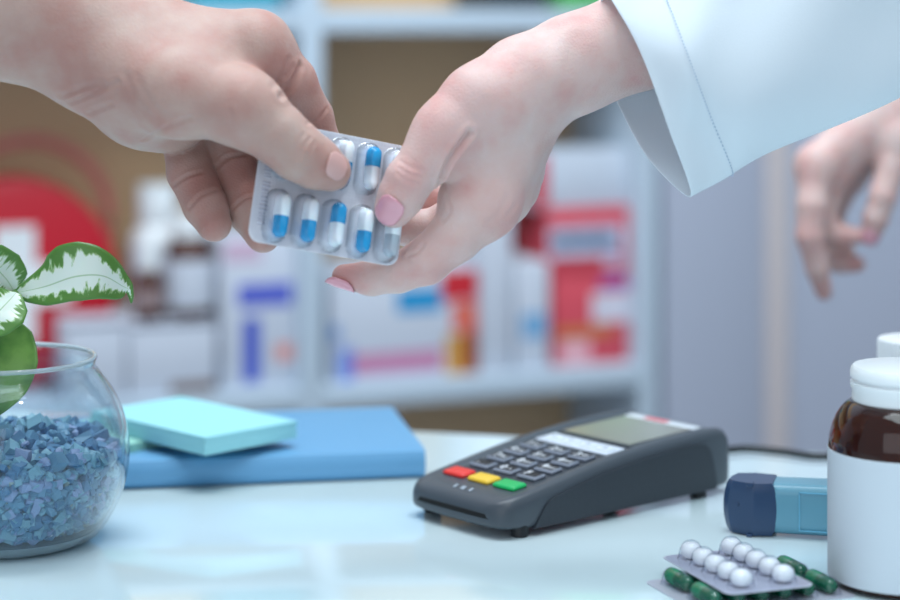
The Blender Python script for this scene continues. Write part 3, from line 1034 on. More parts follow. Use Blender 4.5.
# screen with pale surround
bm = bmesh.new(); add_box(bm, (-0.029, -0.0275, 0.0), (0.029, 0.0275, 0.0012), bev=0.0006, M=deck_M(0.1155, 0.039, 0.0001))
sr = from_bm('screen_surround', bm, mat('screen_surround', (74, 80, 86), rough=0.25), tm)
bm = bmesh.new(); add_box(bm, (-0.027, -0.0255, 0.0012), (0.021, 0.0255, 0.0016), M=deck_M(0.1155, 0.039, 0.0001))
from_bm('screen', bm, mat('lcd_screen', (132, 132, 122), rough=0.08, spec=0.6), sr)
bm = bmesh.new(); add_box(bm, (0.0215, -0.0265, 0.0012), (0.0285, 0.0265, 0.00145), M=deck_M(0.1155, 0.039, 0.0001))
from_bm('pale_edge', bm, mat('pale_edge', (206, 212, 218), rough=0.3), sr)
bm = bmesh.new(); add_box(bm, (0.023, -0.004, 0.0013), (0.0275, 0.013, 0.00165), M=deck_M(0.1155, 0.039, 0.0001))
from_bm('red_stripe', bm, mat('red_stripe', (206, 96, 104), rough=0.4), sr)

# cable
cab = spline([(0.118, 1.2, 0.012), (0.145, 1.235, 0.006), at(742, 449, 1.257), at(782, 452, 1.25), at(815, 456.5, 1.238), at(850, 455.5, 1.24), at(905, 452, 1.25), at(960, 452, 1.24)], 10)
cab = [Vector((p.x, p.y, max(p.z, 0.0024))) for p in cab]
bm = bmesh.new(); add_tube(bm, cab, 0.0023, 10)
world_child(from_bm('power_cable', bm, mat('cable_black', (30, 36, 40), rough=0.5)), tm)
tm_inv = Matrix.Translation(tm.location) @ Matrix.Rotation(TR, 4, 'Z')
bpy.data.objects['power_cable'].matrix_parent_inverse = tm_inv.inverted()

# ------------------------------------------------------------------ inhaler
ia = math.atan2(-0.012, 0.025) * 0.55
inh = empty('inhaler', (0.1402, 1.0745, 0), 'blue inhaler with a navy cap lying beside the brown bottle', 'inhaler', rz=ia)
IH = 0.0262
M_navy = mat('navy_plastic', (42, 66, 98), rough=0.32)
M_inh = mat('inhaler_blue', (100, 154, 174), rough=0.3, spec=0.5)


def barrel(zf):
    return 1 - (2 * zf - 1) ** 2


bm = bmesh.new(); rings = []
NZ = 10
for i in range(NZ + 1):
    zf = i / NZ
    bul = barrel(zf)
    z = 0.0006 + zf * IH
    sh = 0.0 if 0 < i < NZ else 0.0008
    plan = [(0.0005 - 0.0022 * bul, 0.013), (-0.0002 - 0.0024 * bul, 0.0055), (0.0022 - 0.002 * bul, 0.0015), (0.0125, -0.0035), (0.0145, -0.0036), (0.0230 + 0.0022 * bul, -0.0012), (0.0232 + 0.0022 * bul, 0.002), (0.0232 + 0.0022 * bul, 0.021), (0.012, 0.023), (0.003, 0.0205)]
    cx_, cy_ = 0.012, 0.01
    rings.append([bm.verts.new((cx_ + (x - cx_) * (1 - sh * 60), cy_ + (y - cy_) * (1 - sh * 60), z)) for x, y in plan])
for A, B in zip(rings, rings[1:]):
    n = len(A)
    for i in range(n):
        bm.faces.new([A[i], A[(i + 1) % n], B[(i + 1) % n], B[i]])
bm.faces.new(rings[0][::-1]); bm.faces.new(rings[-1])
add_box(bm, (0.010, -0.0042, 0.0), (0.013, 0.0, 0.0016), bev=0.0004)
add_box(bm, (0.010, -0.0038, IH - 0.0012), (0.0135, 0.002, IH + 0.001), bev=0.0004)
cap = from_bm('mouthpiece_cap', bm, M_navy, inh, angle=22)
cap['label'] = 'navy mouthpiece cap'
bm = bmesh.new(); add_lathe(bm, [(0, 0), (0.0007, 0), (0.0011, 0.0003), (0.0007, 0.0006), (0, 0.0006)], 12, M=Matrix.Translation((0.0052, -0.0006, 0.0155)) @ Matrix.Rotation(math.radians(90), 4, 'X') )
from_bm('cap_dimple', bm, M_navy, cap)
# sleeve
bm = bmesh.new()
sec = [(y + 0.011, z + IH / 2 + 0.0006) for y, z in rrect(0.0245, IH - 0.0012, 0.005, 5)]
r1 = [bm.verts.new((0.0215, y, z)) for y, z in sec]; r2 = [bm.verts.new((0.078, 0.011 + (y - 0.011) * 1.03, 0.0 + z * 1.03)) for y, z in sec]
n = len(sec)
for i in range(n):
    bm.faces.new([r1[i], r1[(i + 1) % n], r2[(i + 1) % n], r2[i]])
bm.faces.new(r1[::-1]); bm.faces.new(r2)
slv = from_bm('inhaler_sleeve', bm, M_inh, inh, angle=30)
bm = bmesh.new()
fr_ = 0.0005
x0, x1, z0, z1 = 0.036, 0.066, 0.004, 0.0235
for lo, hi in (((x0, z0), (x1, z0 + fr_)), ((x0, z1 - fr_), (x1, z1)), ((x0, z0), (x0 + fr_, z1)), ((x1 - fr_, z0), (x1, z1))):
    add_box(bm, (lo[0], -0.00195, lo[1]), (hi[0], -0.0012, hi[1]))
from_bm('label_outline', bm, mat('outline_blue', (110, 180, 208), rough=0.3), slv)
bm = bmesh.new(); add_lathe(bm, [(0, 0.078), (0.0105, 0.078), (0.0105, 0.09), (0.0095, 0.0915), (0, 0.0915)], 32, M=Matrix.Translation((0, 0.011, IH / 2 + 0.0006)) @ Matrix.Rotation(math.radians(90), 4, 'Y'))
from_bm('canister', bm, mat('canister_metal', (200, 204, 208), rough=0.3, metal=1.0), inh)

# ------------------------------------------------------------------ pill bottles
M_label = mat('label_paper', (204, 212, 220), rough=0.45, spec=0.4, bump=0.05, bscale=120)


def ribbed(bm, R, z0, z1, n=48, depth=0.0006):
    seg = n * 4
    rings = []
    for z, s in ((z0, 1), (z1 - 0.0015, 1), (z1 - 0.0004, 0.985), (z1, 0.955)):
        rings.append([bm.verts.new(((R * s - (depth if (i % 4) < 2 and z < z1 - 0.0003 else 0)) * math.cos(2 * math.pi * i / seg), (R * s - (depth if (i % 4) < 2 and z < z1 - 0.0003 else 0)) * math.sin(2 * math.pi * i / seg), z)) for i in range(seg)])
    for A, B in zip(rings, rings[1:]):
        for i in range(seg):
            bm.faces.new([A[i], A[(i + 1) % seg], B[(i + 1) % seg], B[i]])
    bm.faces.new(rings[-1]); bm.faces.new(rings[0][::-1])


def pill_bottle(label, x, y, R, zlab0, zlab1, zsh, zneck, rn, zcap, rc, ribs):
    o = empty('pill_bottle', (x, y, 0), label, 'bottle')
    bm = bmesh.new()
    prof = [(0, 0.002), (R * 0.7, 0.001), (R * 0.88, 0.0), (R * 0.97, 0.0022), (R, 0.006), (R, zlab1 + 0.002)]
    for t in np.linspace(0.12, 1, 12):
        a = t * math.pi / 2
        prof.append((R - (R - rn) * (1 - math.cos(a)) ** 0.85, zlab1 + 0.002 + (zsh - zlab1 - 0.002) * math.sin(a * 0.98) ** 1.0))
    prof += [(rn, zneck), (rn - 0.002, zneck), (rn - 0.002, zsh)]
    # inner wall
    prof += [(R - 0.003, zlab1), (R - 0.003, 0.008), (R * 0.8, 0.0045), (0, 0.0045)]
    add_lathe(bm, prof, 64)
    from_bm('glass_body', bm, M_amber, o, angle=50)
    bm = bmesh.new(); add_lathe(bm, [(R + 0.0002, zlab0), (R + 0.0005, zlab0 + 0.0002), (R + 0.0005, zlab1 - 0.0002), (R + 0.0002, zlab1)], 96)
    from_bm('paper_label', bm, M_label, o)
    bm = bmesh.new()
    if ribs:
        add_lathe(bm, [(0, zneck - 0.012), (rc * 0.99, zneck - 0.012), (rc, zneck - 0.0115), (rc, zneck - 0.008), (0, zneck - 0.008)], 64)
        ribbed(bm, rc * 0.97, zneck - 0.008, zcap)
    else:
        zm = (zneck - 0.012)
        add_lathe(bm, [(0, zm), (rc * 0.965, zm), (rc * 0.975, zm + 0.0012), (rc * 0.965, zm + 0.0045), (rc, zm + 0.0065), (rc, zm + 0.0085), (rc * 0.93, zm + 0.0089), (rc * 0.93, zm + 0.0104), (rc, zm + 0.0108), (rc * 1.005, zcap - 0.0035), (rc * 0.99, zcap - 0.0012), (rc * 0.95, zcap), (0, zcap + 0.0005)], 96)
    from_bm('screw_cap', bm, M_white_pl, o, angle=40)
    return o


Yb = 0.985
pill_bottle('brown pill bottle with blank white label and smooth white cap', (905 - 450) / F * Yb, Yb, 0.0350, 0.0035, 0.0625, 0.0845, 0.0965, 0.0232, 0.1005, 0.0250, False)
pill_bottle('second pill bottle with ribbed white cap, standing behind the labelled brown bottle', (917 - 450) / F * 1.13, 1.13, 0.033, 0.004, 0.055, 0.066, 0.082, 0.019, 0.090, 0.0215, True)

# ------------------------------------------------------------------ blister packs
_at = at


def at(px, py, Y):
    return _at(px, py, Y * HS)


def foil_mat(name, col, scale=900, rough=0.4):
    m = mat(name, col, rough=rough, metal=0.25)
    nt = m.node_tree; b = nt.nodes['Principled BSDF']
    tc = nt.nodes.new('ShaderNodeTexCoord')
    mp = nt.nodes.new('ShaderNodeMapping'); mp.inputs['Scale'].default_value = (scale, scale, scale); mp.inputs['Rotation'].default_value = (0, 0, math.radians(45))
    ck = nt.nodes.new('ShaderNodeTexChecker'); ck.inputs['Scale'].default_value = 1
    no = nt.nodes.new('ShaderNodeTexNoise'); no.inputs['Scale'].default_value = 90; no.inputs['Detail'].default_value = 2
    ad = nt.nodes.new('ShaderNodeMath'); ad.operation = 'MULTIPLY_ADD'; ad.inputs[1].default_value = 3.0
    bp = nt.nodes.new('ShaderNodeBump'); bp.inputs['Strength'].default_value = 0.7; bp.inputs['Distance'].default_value = 0.0005
    nt.links.new(tc.outputs['Object'], mp.inputs['Vector']); nt.links.new(mp.outputs['Vector'], ck.inputs['Vector'])
    nt.links.new(tc.outputs['Object'], no.inputs['Vector'])
    nt.links.new(no.outputs['Fac'], ad.inputs[0]); nt.links.new(ck.outputs['Fac'], ad.inputs[2])
    nt.links.new(ad.outputs['Value'], bp.inputs['Height']); nt.links.new(bp.outputs['Normal'], b.inputs['Normal'])
    return m


M_foil = foil_mat('silver_foil', (240, 241, 247), rough=0.3)
M_foil2 = foil_mat('grey_foil', (200, 202, 216), rough=0.35)
M_clear = thin_clear('clear_blister', (252, 253, 255), rough=0.05, ior=1.5, gloss=0.8, haze=0.0, power=3.0, edge=(112, 120, 132))
M_clear2 = thin_clear('clear_pill_sheet', (250, 251, 253), rough=0.08, ior=1.4, gloss=0.35, power=4.0, edge=(222, 224, 232))


def sheet(bm, W, H, r, cav, Rx, hgt, step=0.0006, power=3.0):
    """clear sheet with raised cavities; cav = (cx, cy, half straight length along y)"""
    nx, ny = int(W / step), int(H / step)
    vs = {}
    for i in range(nx + 1):
        for j in range(ny + 1):
            x = -W / 2 + W * i / nx; y = -H / 2 + H * j / ny
            qx, qy = max(abs(x) - (W / 2 - r), 0), max(abs(y) - (H / 2 - r), 0)
            if qx * qx + qy * qy > r * r * 1.02:
                continue
            h = 0.0
            for cx, cy, L in cav:
                dy = max(abs(y - cy) - L, 0); d = math.hypot(x - cx, dy) / Rx
                if d < 1:
                    h = max(h, hgt * (1 - d ** power) ** (1 / 2.0))
            vs[i, j] = bm.verts.new((x, y, 0.0004 + h))
    for (i, j), v in vs.items():
        q = [vs.get((i, j)), vs.get((i + 1, j)), vs.get((i + 1, j + 1)), vs.get((i, j + 1))]
        if all(q):
            bm.faces.new(q)


def capsule_mesh(name, R, L, split=0.0, m=None):
    """two-part hard capsule along y: the first material towards +y"""
    bm = bmesh.new()
    pr = []; mi = []
    h = L / 2 - R
    for a in np.linspace(-math.pi / 2, 0, 7):
        pr.append((R * 0.95 * math.cos(a), -h + R * 0.95 * math.sin(a)))
    pr.append((R * 0.95, split)); pr.append((R, split)); k0 = len(pr) - 2
    for a in np.linspace(0, math.pi / 2, 7):
        pr.append((R * math.cos(a), h + R * math.sin(a)))
    pr[0] = (0, pr[0][1]); pr[-1] = (0, pr[-1][1])
    mi = [1 if i < k0 else 0 for i in range(len(pr) - 1)]
    add_lathe(bm, pr, 24, M=Matrix.Rotation(math.radians(-90), 4, 'X'), mi=mi)
    me = bpy.data.meshes.new(name); bmesh.ops.recalc_face_normals(bm, faces=bm.faces[:]); bm.to_mesh(me); bm.free()
    for q in m:
        me.materials.append(q)
    me.polygons.foreach_set('use_smooth', [True] * len(me.polygons))
    return me


def child(name, me, parent, loc):
    o = bpy.data.objects.new(name, me); COL.objects.link(o); o.parent = parent; o.location = loc
    return o


# the pack in the two hands
TL, TRr, BR, BL = (at(261, 118, 0.9460), at(406, 147, 0.9660), at(402, 268, 0.9495), at(250, 241, 0.9290))
pc = (TL + TRr + BR + BL) / 4
ux = ((TRr - TL) + (BR - BL)).normalized(); uy = ((TL - BL) + (TRr - BR)).normalized()
nz = ux.cross(uy).normalized(); uy = nz.cross(ux).normalized()
PW = ((TRr - TL).length + (BR - BL).length) / 2; PH = ((TL - BL).length + (TRr - BR).length) / 2
bp_ = empty('blister_pack', pc, 'silver blister pack of blue and white capsules held between both hands', 'blister pack')
bp_.rotation_euler = Matrix((ux, uy, nz)).transposed().to_euler()
bm = bmesh.new(); add_prism(bm, rrect(PW, PH, 0.0055, 8), 0.0, 0.00035)
from_bm('backing_foil', bm, M_foil, bp_, smooth=False)
cols5 = [(0.172 + 0.185 * i - 0.5) * PW for i in range(5)]
rows2 = [(0.5 - 0.25) * PH, (0.5 - 0.765) * PH]
cav = [(x - 0.0008, y, 0.0068) for y in rows2 for x in cols5]
bm = bmesh.new(); sheet(bm, PW - 0.0006, PH - 0.0006, 0.0055, cav, 0.0056, 0.0072)
from_bm('clear_sheet', bm, M_clear, bp_, angle=60)
M_cw = mat('capsule_white', (232, 238, 244), rough=0.25, sss=0.1); M_cb = mat('capsule_blue', (34, 152, 208), rough=0.22)
M_cg = mat('capsule_grey', (176, 186, 196), rough=0.3)
wb = capsule_mesh('capsule_blue_below', 0.0037, 0.0212, -0.0005, (M_cw, M_cb))
bw_ = capsule_mesh('capsule_blue_above', 0.0037, 0.0212, 0.0005, (M_cb, M_cw))
gg = capsule_mesh('capsule_plain', 0.0037, 0.0212, 0.0, (M_cw, M_cg))
kinds = [[wb, bw_, bw_, bw_, wb], [wb, wb, bw_, wb, gg]]
kinds[0][0] = wb; kinds[0][2] = capsule_mesh('capsule_white_above', 0.0037, 0.0212, 0.0, (M_cw, M_cb)); kinds[0][4] = capsule_mesh('capsule_mixed', 0.0037, 0.0212, 0.003, (M_cw, M_cg))
for r_i, y in enumerate(rows2):
    for c_i, x in enumerate(cols5):
        child('capsule', kinds[r_i][c_i], bp_, (x + 0.0009, y + 0.0002 * ((c_i * 7) % 3 - 1), 0.0042))
# embossed code strip at the left margin (unreadable raised marks)
bm = bmesh.new()
yy = PH * 0.33
while yy > -PH * 0.36:
    h_ = random.uniform(0.0006, 0.0013)
    add_box(bm, (-PW * 0.5 + 0.0032 + random.uniform(0, 0.0004), yy - h_, 0.0004), (-PW * 0.5 + 0.0064 + random.uniform(0, 0.0008), yy, 0.0008), bev=0.0001)
    yy -= h_ + random.choice((0.0007, 0.0008, 0.002))
from_bm('embossed_code', bm, M_foil2, bp_)

# green capsule pack lying on the counter, pill pack on top of it
rd = Vector((0.36, -0.93, 0)).normalized(); pd = Vector((-rd.y, rd.x, 0))
LP, LR = 0.0800, 0.058
gc = Vector((0.0895, 0.986, 0)) + pd * LP / 2 + rd * LR / 2
g_rz = math.atan2(pd.y, pd.x)
gpk = empty('blister_pack', gc, 'grey foil blister pack of green capsules lying under the white pills', 'blister pack', rz=g_rz)
bm = bmesh.new(); add_prism(bm, rrect(LP, LR, 0.005, 6), 0.0001, 0.00045); from_bm('backing_foil', bm, M_foil2, gpk, smooth=False)
gx = [-LP / 2 + 0.0105 + 0.0118 * i for i in range(6)]
gy = [LR / 2 - 0.0165, -LR / 2 + 0.0155]
bm = bmesh.new(); sheet(bm, LP - 0.0005, LR - 0.0005, 0.005, [(x, y, 0.0078) for y in gy for x in gx], 0.0048, 0.0074, step=0.0008)
from_bm('clear_sheet', bm, M_clear2, gpk, angle=60)
M_gr = mat('capsule_green', (34, 140, 98), rough=0.2, trans=0.15); M_gr2 = mat('capsule_deep_green', (22, 104, 76), rough=0.2, trans=0.15)
gcap = capsule_mesh('capsule_green', 0.0037, 0.0225, 0.0, (M_gr, M_gr2))
for y in gy:
    for x in gx:
        child('capsule', gcap, gpk, (x, y, 0.0042))

ppc = Vector((0.1312, 0.9745, 0.0081))
p_rd = Vector((0.34, -0.94, 0)).normalized(); p_pd = Vector((-p_rd.y, p_rd.x, 0))
ppk = empty('blister_pack', ppc, 'small blister pack of round white pills lying on the green capsules', 'blister pack', rz=math.atan2(p_pd.y, p_pd.x))
PWd, PLn = 0.044, 0.069
bm = bmesh.new(); add_prism(bm, rrect(PWd, PLn, 0.005, 6), 0.0, 0.00035); from_bm('backing_foil', bm, M_foil2, ppk, smooth=False)
py_ = [PLn / 2 - 0.0095 - 0.0125 * i for i in range(5)]
px_ = [-0.0105, 0.0105]
bm = bmesh.new(); sheet(bm, PWd - 0.0005, PLn - 0.0005, 0.005, [(x, y, 0.0) for y in py_ for x in px_], 0.0060, 0.0088, step=0.0007, power=2.6)
from_bm('clear_sheet', bm, M_clear2, ppk, angle=60)
bm = bmesh.new(); add_lathe(bm, [(0, -0.0037), (0.003, -0.0033), (0.0047, -0.0018), (0.0051, 0), (0.0047, 0.0018), (0.003, 0.0033), (0, 0.0037)], 28)
pm = bpy.data.meshes.new('pill'); bmesh.ops.recalc_face_normals(bm, faces=bm.faces[:]); bm.to_mesh(pm); bm.free()
pm.materials.append(mat('white_pill', (240, 243, 246), rough=0.35)); pm.polygons.foreach_set('use_smooth', [True] * len(pm.polygons))
for y in py_:
    for x in px_:
        child('pill', pm, ppk, (x, y, 0.0044))

# ================================================================== PEOPLE
SKIN_F = skin_mat('fair_skin', (207, 177, 171), (200, 138, 134), (210, 187, 182))
SKIN_M = skin_mat('ruddy_skin', (180, 147, 137), (170, 112, 104), (186, 160, 150))
M_nail_f = mat('pink_nail', (214, 150, 162), rough=0.12, spec=0.6, coat=0.6)
M_nail_m = mat('natural_nail', (204, 160, 154), rough=0.3, coat=0.2)


def person_body(name, parts, parent, skin, flush):
    Vs, Qs, n = [], [], 0
    for V, Q in parts:
        Vs.append(V); Qs.append(Q + n); n += len(V)
    V, Q = np.concatenate(Vs), np.concatenate(Qs)
    me = quad_mesh(name, V, Q)
    set_flush(me, V, flush)
    o = link(name, me, skin)
    return world_child(o, parent)


# --- customer (left): forearm and left hand
man = empty('person', (-0.62, 0.95, FLOOR), 'bare-armed person at the left holding the capsule pack between thumb and fingers', 'person')
B = Body()
fl = ((0.10, -0.97, -0.1), 1.0)
camn = (0.0, 1.0, 0.0)
B.bone((-640, -190, 0.93, 92), (-330, -120, 0.945, 88), k=0.02, flat=(camn, 0.9))
B.bone((-330, -120, 0.945, 88), (0, 3, 0.955, 66), k=0.02, flat=(camn, 0.86))
B.bone((0, 3, 0.955, 66), (112, 53, 0.958, 60), k=0.016, flat=(camn, 0.74))
B.bone((112, 53, 0.958, 60), (150, 72, 0.962, 58), k=0.016, flat=(camn, 0.66))
# metacarpals
B.bone((150, 48, 0.962, 47), (254, 47, 0.958, 32), k=0.016)
B.bone((150, 70, 0.972, 44), (240, 72, 0.974, 30), k=0.016)
B.bone((145, 86, 0.980, 42), (214, 96, 0.996, 27), k=0.016)
B.bone((140, 98, 0.978, 40), (188, 116, 0.998, 25), k=0.016)
B.bone((150, 108, 0.962, 33), (172, 118, 0.972, 30), k=0.016)      # heel of the hand
# thenar and thumb metacarpal
B.bone((138, 78, 0.944, 46), (180, 93, 0.934, 43), k=0.016)
B.bone((180, 93, 0.934, 42), (244, 108, 0.928, 34), k=0.007)
B.bone((205, 70, 0.950, 38), (240, 62, 0.954, 30), k=0.018)       # web between thumb and index
B.finger([(242, 107, 0.928, 34.5), (276, 133, 0.927, 30), (298, 152, 0.929, 28.2), (316, 163, 0.933, 25.5), (331, 171, 0.9365, 20.5)], k0=0.012)
B.finger([(256, 49, 0.958, 33), (290, 82, 0.964, 26), (312, 117, 0.974, 21), (326, 155, 0.979, 18.5), (328, 185, 0.974, 16)], k0=0.012)
B.finger([(240, 75, 0.976, 30), (275, 145, 0.992, 22), (288, 195, 0.980, 19), (290, 218, 0.9655, 16)], k0=0.012)
B.finger([(212, 98, 0.998, 27), (233, 168, 0.988, 23), (250, 212, 0.975, 21.5), (263, 235, 0.9665, 18)], k0=0.005)
B.finger([(184, 120, 1.0, 25), (190, 172, 0.980, 23), (205, 206, 0.968, 21.5), (214, 224, 0.9635, 18)], k0=0.005)
V, Q = B.mesh(0.0011)
bv = make_bvh(V, Q)
folds_m = [([(300, 66), (292, 84), (280, 97)], 1.0, 1.5), ([(288, 60), (283, 74), (272, 88)], 0.4, 1.5), ([(293, 66), (286, 76)], 0.4, 1.0),
           ([(327, 108), (318, 119), (306, 124)], 0.5, 0.8),
           ([(310, 138), (303, 147), (300, 158)], 0.45, 0.9), ([(304, 134), (297, 146), (294, 158)], 0.35, 0.9), ([(315, 142), (309, 152), (306, 163)], 0.35, 0.8),
           ([(173, 186), (186, 177), (202, 172)], 0.7, 0.9), ([(189, 208), (200, 196), (216, 190)], 0.7, 0.9),
           ([(216, 168), (228, 158), (246, 154)], 0.7, 0.9), ([(233, 208), (245, 198), (256, 196)], 0.6, 0.9),
           ([(62, 96), (84, 88), (104, 84)], 0.6, 1.4), ([(70, 103), (95, 92), (118, 82)], 0.55, 1.2), ([(88, 114), (112, 104)], 0.5, 1.2),
           ([(126, 74), (138, 100), (158, 124)], 0.22, 1.6), ([(136, 76), (148, 98), (168, 122)], 0.2, 1.6), ([(144, 140), (166, 128), (190, 118)], 0.6, 1.2), ([(230, 112), (232, 128)], 0.4, 1.2)]
V = carve(V, Q, bv, folds_m)
fl_m = [(at(331, 171, 0.93), 0.012, 0.45), (at(290, 80, 0.955), 0.014, 0.5), (at(320, 122, 0.965), 0.01, 0.4), (at(214, 226, 0.955), 0.014, 0.5), (at(262, 238, 0.955), 0.014, 0.5), (at(95, 100, 0.94), 0.02, 0.4), (at(235, 115, 0.92), 0.014, 0.35), (at(200, 190, 0.965), 0.02, 0.35), (at(235, 180, 0.97), 0.02, 0.35)]
person_body('body', [(V, Q)], man, SKIN_M, fl_m)
bv = make_bvh(V, Q)
nail('fingernail', bv, (327, 160), (347, 172), 0.0118, 0.0125, M_nail_m, man, label='short natural thumbnail')

# his short sleeve and shirt, outside the picture
M_shirt = mat('grey_shirt', (96, 104, 122), rough=0.85)


def loft(name, loops, m, parent, n=10, closed_end=False, solid=0.0008, sub=1, wrinkle=0.0):
    rr_ = [spline(l, n, closed=True) for l in loops]
    K = len(rr_[0])
    # smooth along the length
    bm = bmesh.new(); rings = []
    cols_ = [spline([r[i] for r in rr_], 8) for i in range(K)]
    L = len(cols_[0])
    for j in range(L):
        ring = []
        for i in range(K):
            p = cols_[i][j].copy()
            if wrinkle:
                w = wrinkle * min(1, j / 10)
                p += Vector((0, 1, 0.4)) * w * (math.sin(j * 0.45 + i * 0.33) * 0.6 + math.sin(j * 0.21 - i * 0.21 + 1.3))
            cols_[i][j] = p
            ring.append(bm.verts.new(p))
        rings.append(ring)
    for a, b in zip(rings, rings[1:]):
        for i in range(K):
            bm.faces.new([a[i], a[(i + 1) % K], b[(i + 1) % K], b[i]])
    o = from_bm(name, bm, m, None, angle=None)
    if solid:
        s = o.modifiers.new('thickness', 'SOLIDIFY'); s.thickness = solid; s.offset = -1
    if sub:
        q = o.modifiers.new('subdivision', 'SUBSURF'); q.levels = 1; q.render_levels = sub
    world_child(o, parent)
    return o, cols_


def ring3(c, ax, r1_, r2_, n=8):
    """closed ring about axis ax, in top, near, bottom, far order"""
    ax = Vector(ax).normalized()
    u = Vector((0, 0, 1)); u = (u - ax * u.dot(ax)).normalized()
    v = ax.cross(u)
    if v.y > 0:
        v = -v
    return [Vector(c) + u * r1_ * math.cos(2 * math.pi * k / n) + v * r2_ * math.sin(2 * math.pi * k / n) for k in range(n)]


elb = at(-560, -170, 0.935)
loft('shirt_sleeve', [ring3(elb + Vector((-0.0, 0, 0)), (-1, 0, 0.35), 0.056, 0.056), ring3(elb + Vector((-0.10, 0.02, 0.05)), (-1, 0.1, 0.5), 0.062, 0.062), ring3(elb + Vector((-0.24, 0.05, 0.14)), (-1, 0.1, 0.6), 0.075, 0.075)], M_shirt, man)
tc_ = elb + Vector((-0.40, 0.05, 0))
loft('shirt', [ring3((tc_.x, tc_.y, z), (0, 0.01, 1), a, b) for z, a, b in ((-0.10, 0.13, 0.19), (0.1, 0.13, 0.19), (0.35, 0.14, 0.2), (0.5, 0.12, 0.2), (0.56, 0.07, 0.1))], M_shirt, man)

# --- pharmacist (right)
ph = empty('person', (0.66, 1.35, FLOOR), 'person in a white coat at the right handing over the capsule pack', 'person')
B = Body()
B.bone((1000, -120, 1.04, 70), (800, -24, 1.01, 56), k=0.02)
B.bone((800, -24, 1.01, 56), (640, 38, 0.986, 43.5), k=0.02)
B.bone((640, 38, 0.986, 43.5), (572, 65, 0.981, 41), k=0.016, flat=(camn, 0.95))
B.bone((572, 65, 0.981, 41), (528, 86, 0.978, 41), k=0.018, flat=(camn, 0.95))
B.bone((520, 95, 0.972, 38), (487, 205, 0.961, 27.5), k=0.014)
B.bone((522, 90, 0.982, 38), (500, 195, 0.980, 27), k=0.014)
B.bone((526, 88, 0.992, 36), (508, 185, 0.998, 26), k=0.014)
B.bone((530, 86, 1.000, 34), (514, 172, 1.015, 24), k=0.014)
B.bone((524, 80, 0.966, 36), (478, 104, 0.957, 33), k=0.014)
B.bone((478, 104, 0.957, 33), (446, 133, 0.951, 29), k=0.012)
B.bone((495, 108, 0.960, 34), (474, 130, 0.958, 24), k=0.012)
B.bone((490, 140, 0.965, 29), (463, 200, 0.960, 25), k=0.010)      # palm edge beside the forefinger
#     # web
B.finger([(446, 133, 0.951, 28), (427, 158, 0.947, 25.5), (409, 180, 0.9445, 24), (401, 196, 0.945, 23), (394, 208, 0.9468, 20)], k0=0.012)
B.finger([(487, 205, 0.961, 28), (455, 236, 0.957, 26), (426, 261, 0.956, 23.5), (398, 273, 0.958, 19.5), (371, 278, 0.961, 17.5), (344, 276.5, 0.964, 12.5)], k0=0.012)
B.finger([(500, 195, 0.980, 27), (432, 232, 0.989, 22), (395, 225, 0.982, 18), (372, 215, 0.9755, 15.5)], k0=0.010)
B.finger([(508, 185, 0.998, 26), (442, 200, 1.008, 21), (405, 195, 1.000, 17), (382, 190, 0.988, 15)], k0=0.010)
B.finger([(514, 172, 1.015, 24), (455, 168, 1.026, 19), (425, 172, 1.018, 16), (405, 176, 1.006, 13)], k0=0.010)
V, Q = B.mesh(0.0011)
bv = make_bvh(V, Q)
folds_f = [([(470, 133), (460, 146), (451, 158), (445, 170), (440, 182)], 1.9, 1.5), ([(399, 168), (408, 174), (420, 178)], 0.35, 0.8), ([(397, 173), (406, 180), (418, 184)], 0.35, 0.8), ([(400, 161), (410, 167), (424, 171)], 0.25, 0.8),
           ([(446, 198), (450, 210), (442, 222)], 0.4, 1.0), ([(508, 196), (500, 212), (488, 224)], 0.35, 1.4), ([(516, 205), (506, 216)], 0.3, 1.2), ([(424, 244), (418, 252), (408, 256)], 0.6, 0.9), ([(410, 262), (402, 258)], 0.4, 0.8),
           ([(578, 38), (566, 68), (560, 96)], 0.25, 3.0)]
V = carve(V, Q, bv, folds_f)
left_arm = (V, Q)
bvL = make_bvh(V, Q)
# right hand, further back
B = Body()
B.bone((1080, -70, 1.42, 46), (935, 65, 1.385, 33), k=0.02)
B.bone((935, 65, 1.385, 33), (890, 105, 1.372, 30), k=0.016, flat=(camn, 0.7))
B.bone((885, 108, 1.366, 26), (816, 164, 1.345, 17.5), k=0.014)
B.bone((888, 110, 1.368, 26), (832, 168, 1.354, 17.5), k=0.014)
B.bone((892, 112, 1.374, 24), (842, 172, 1.370, 16), k=0.014)
B.bone((896, 112, 1.380, 22), (850, 172, 1.382, 15), k=0.014)
B.bone((900, 108, 1.366, 25), (898, 140, 1.352, 18), k=0.014)
B.finger([(897, 140, 1.352, 18), (892, 165, 1.346, 15.5), (883, 196, 1.341, 13.5), (876, 218, 1.341, 12.5), (870, 236, 1.343, 10)], k0=0.010)
B.finger([(815, 166, 1.345, 18), (812, 205, 1.336, 15.5), (810, 236, 1.334, 14), (817, 268, 1.337, 11.5), (824, 292, 1.342, 8.5)], k0=0.010)
B.finger([(832, 170, 1.354, 17), (822, 215, 1.351, 14.5), (830, 232, 1.350, 12.5), (843, 235, 1.348, 10.5), (856, 236, 1.346, 8.5)], k0=0.010)
B.finger([(842, 174, 1.370, 16), (818, 225, 1.372, 14), (824, 256, 1.368, 12), (840, 263, 1.362, 10), (857, 264, 1.358, 8.5)], k0=0.010)
B.finger([(850, 174, 1.382, 15), (832, 215, 1.392, 12), (838, 245, 1.388, 10), (848, 252, 1.38, 8)], k0=0.010)
VR, QR = B.mesh(0.0013)
bvR = make_bvh(VR, QR)
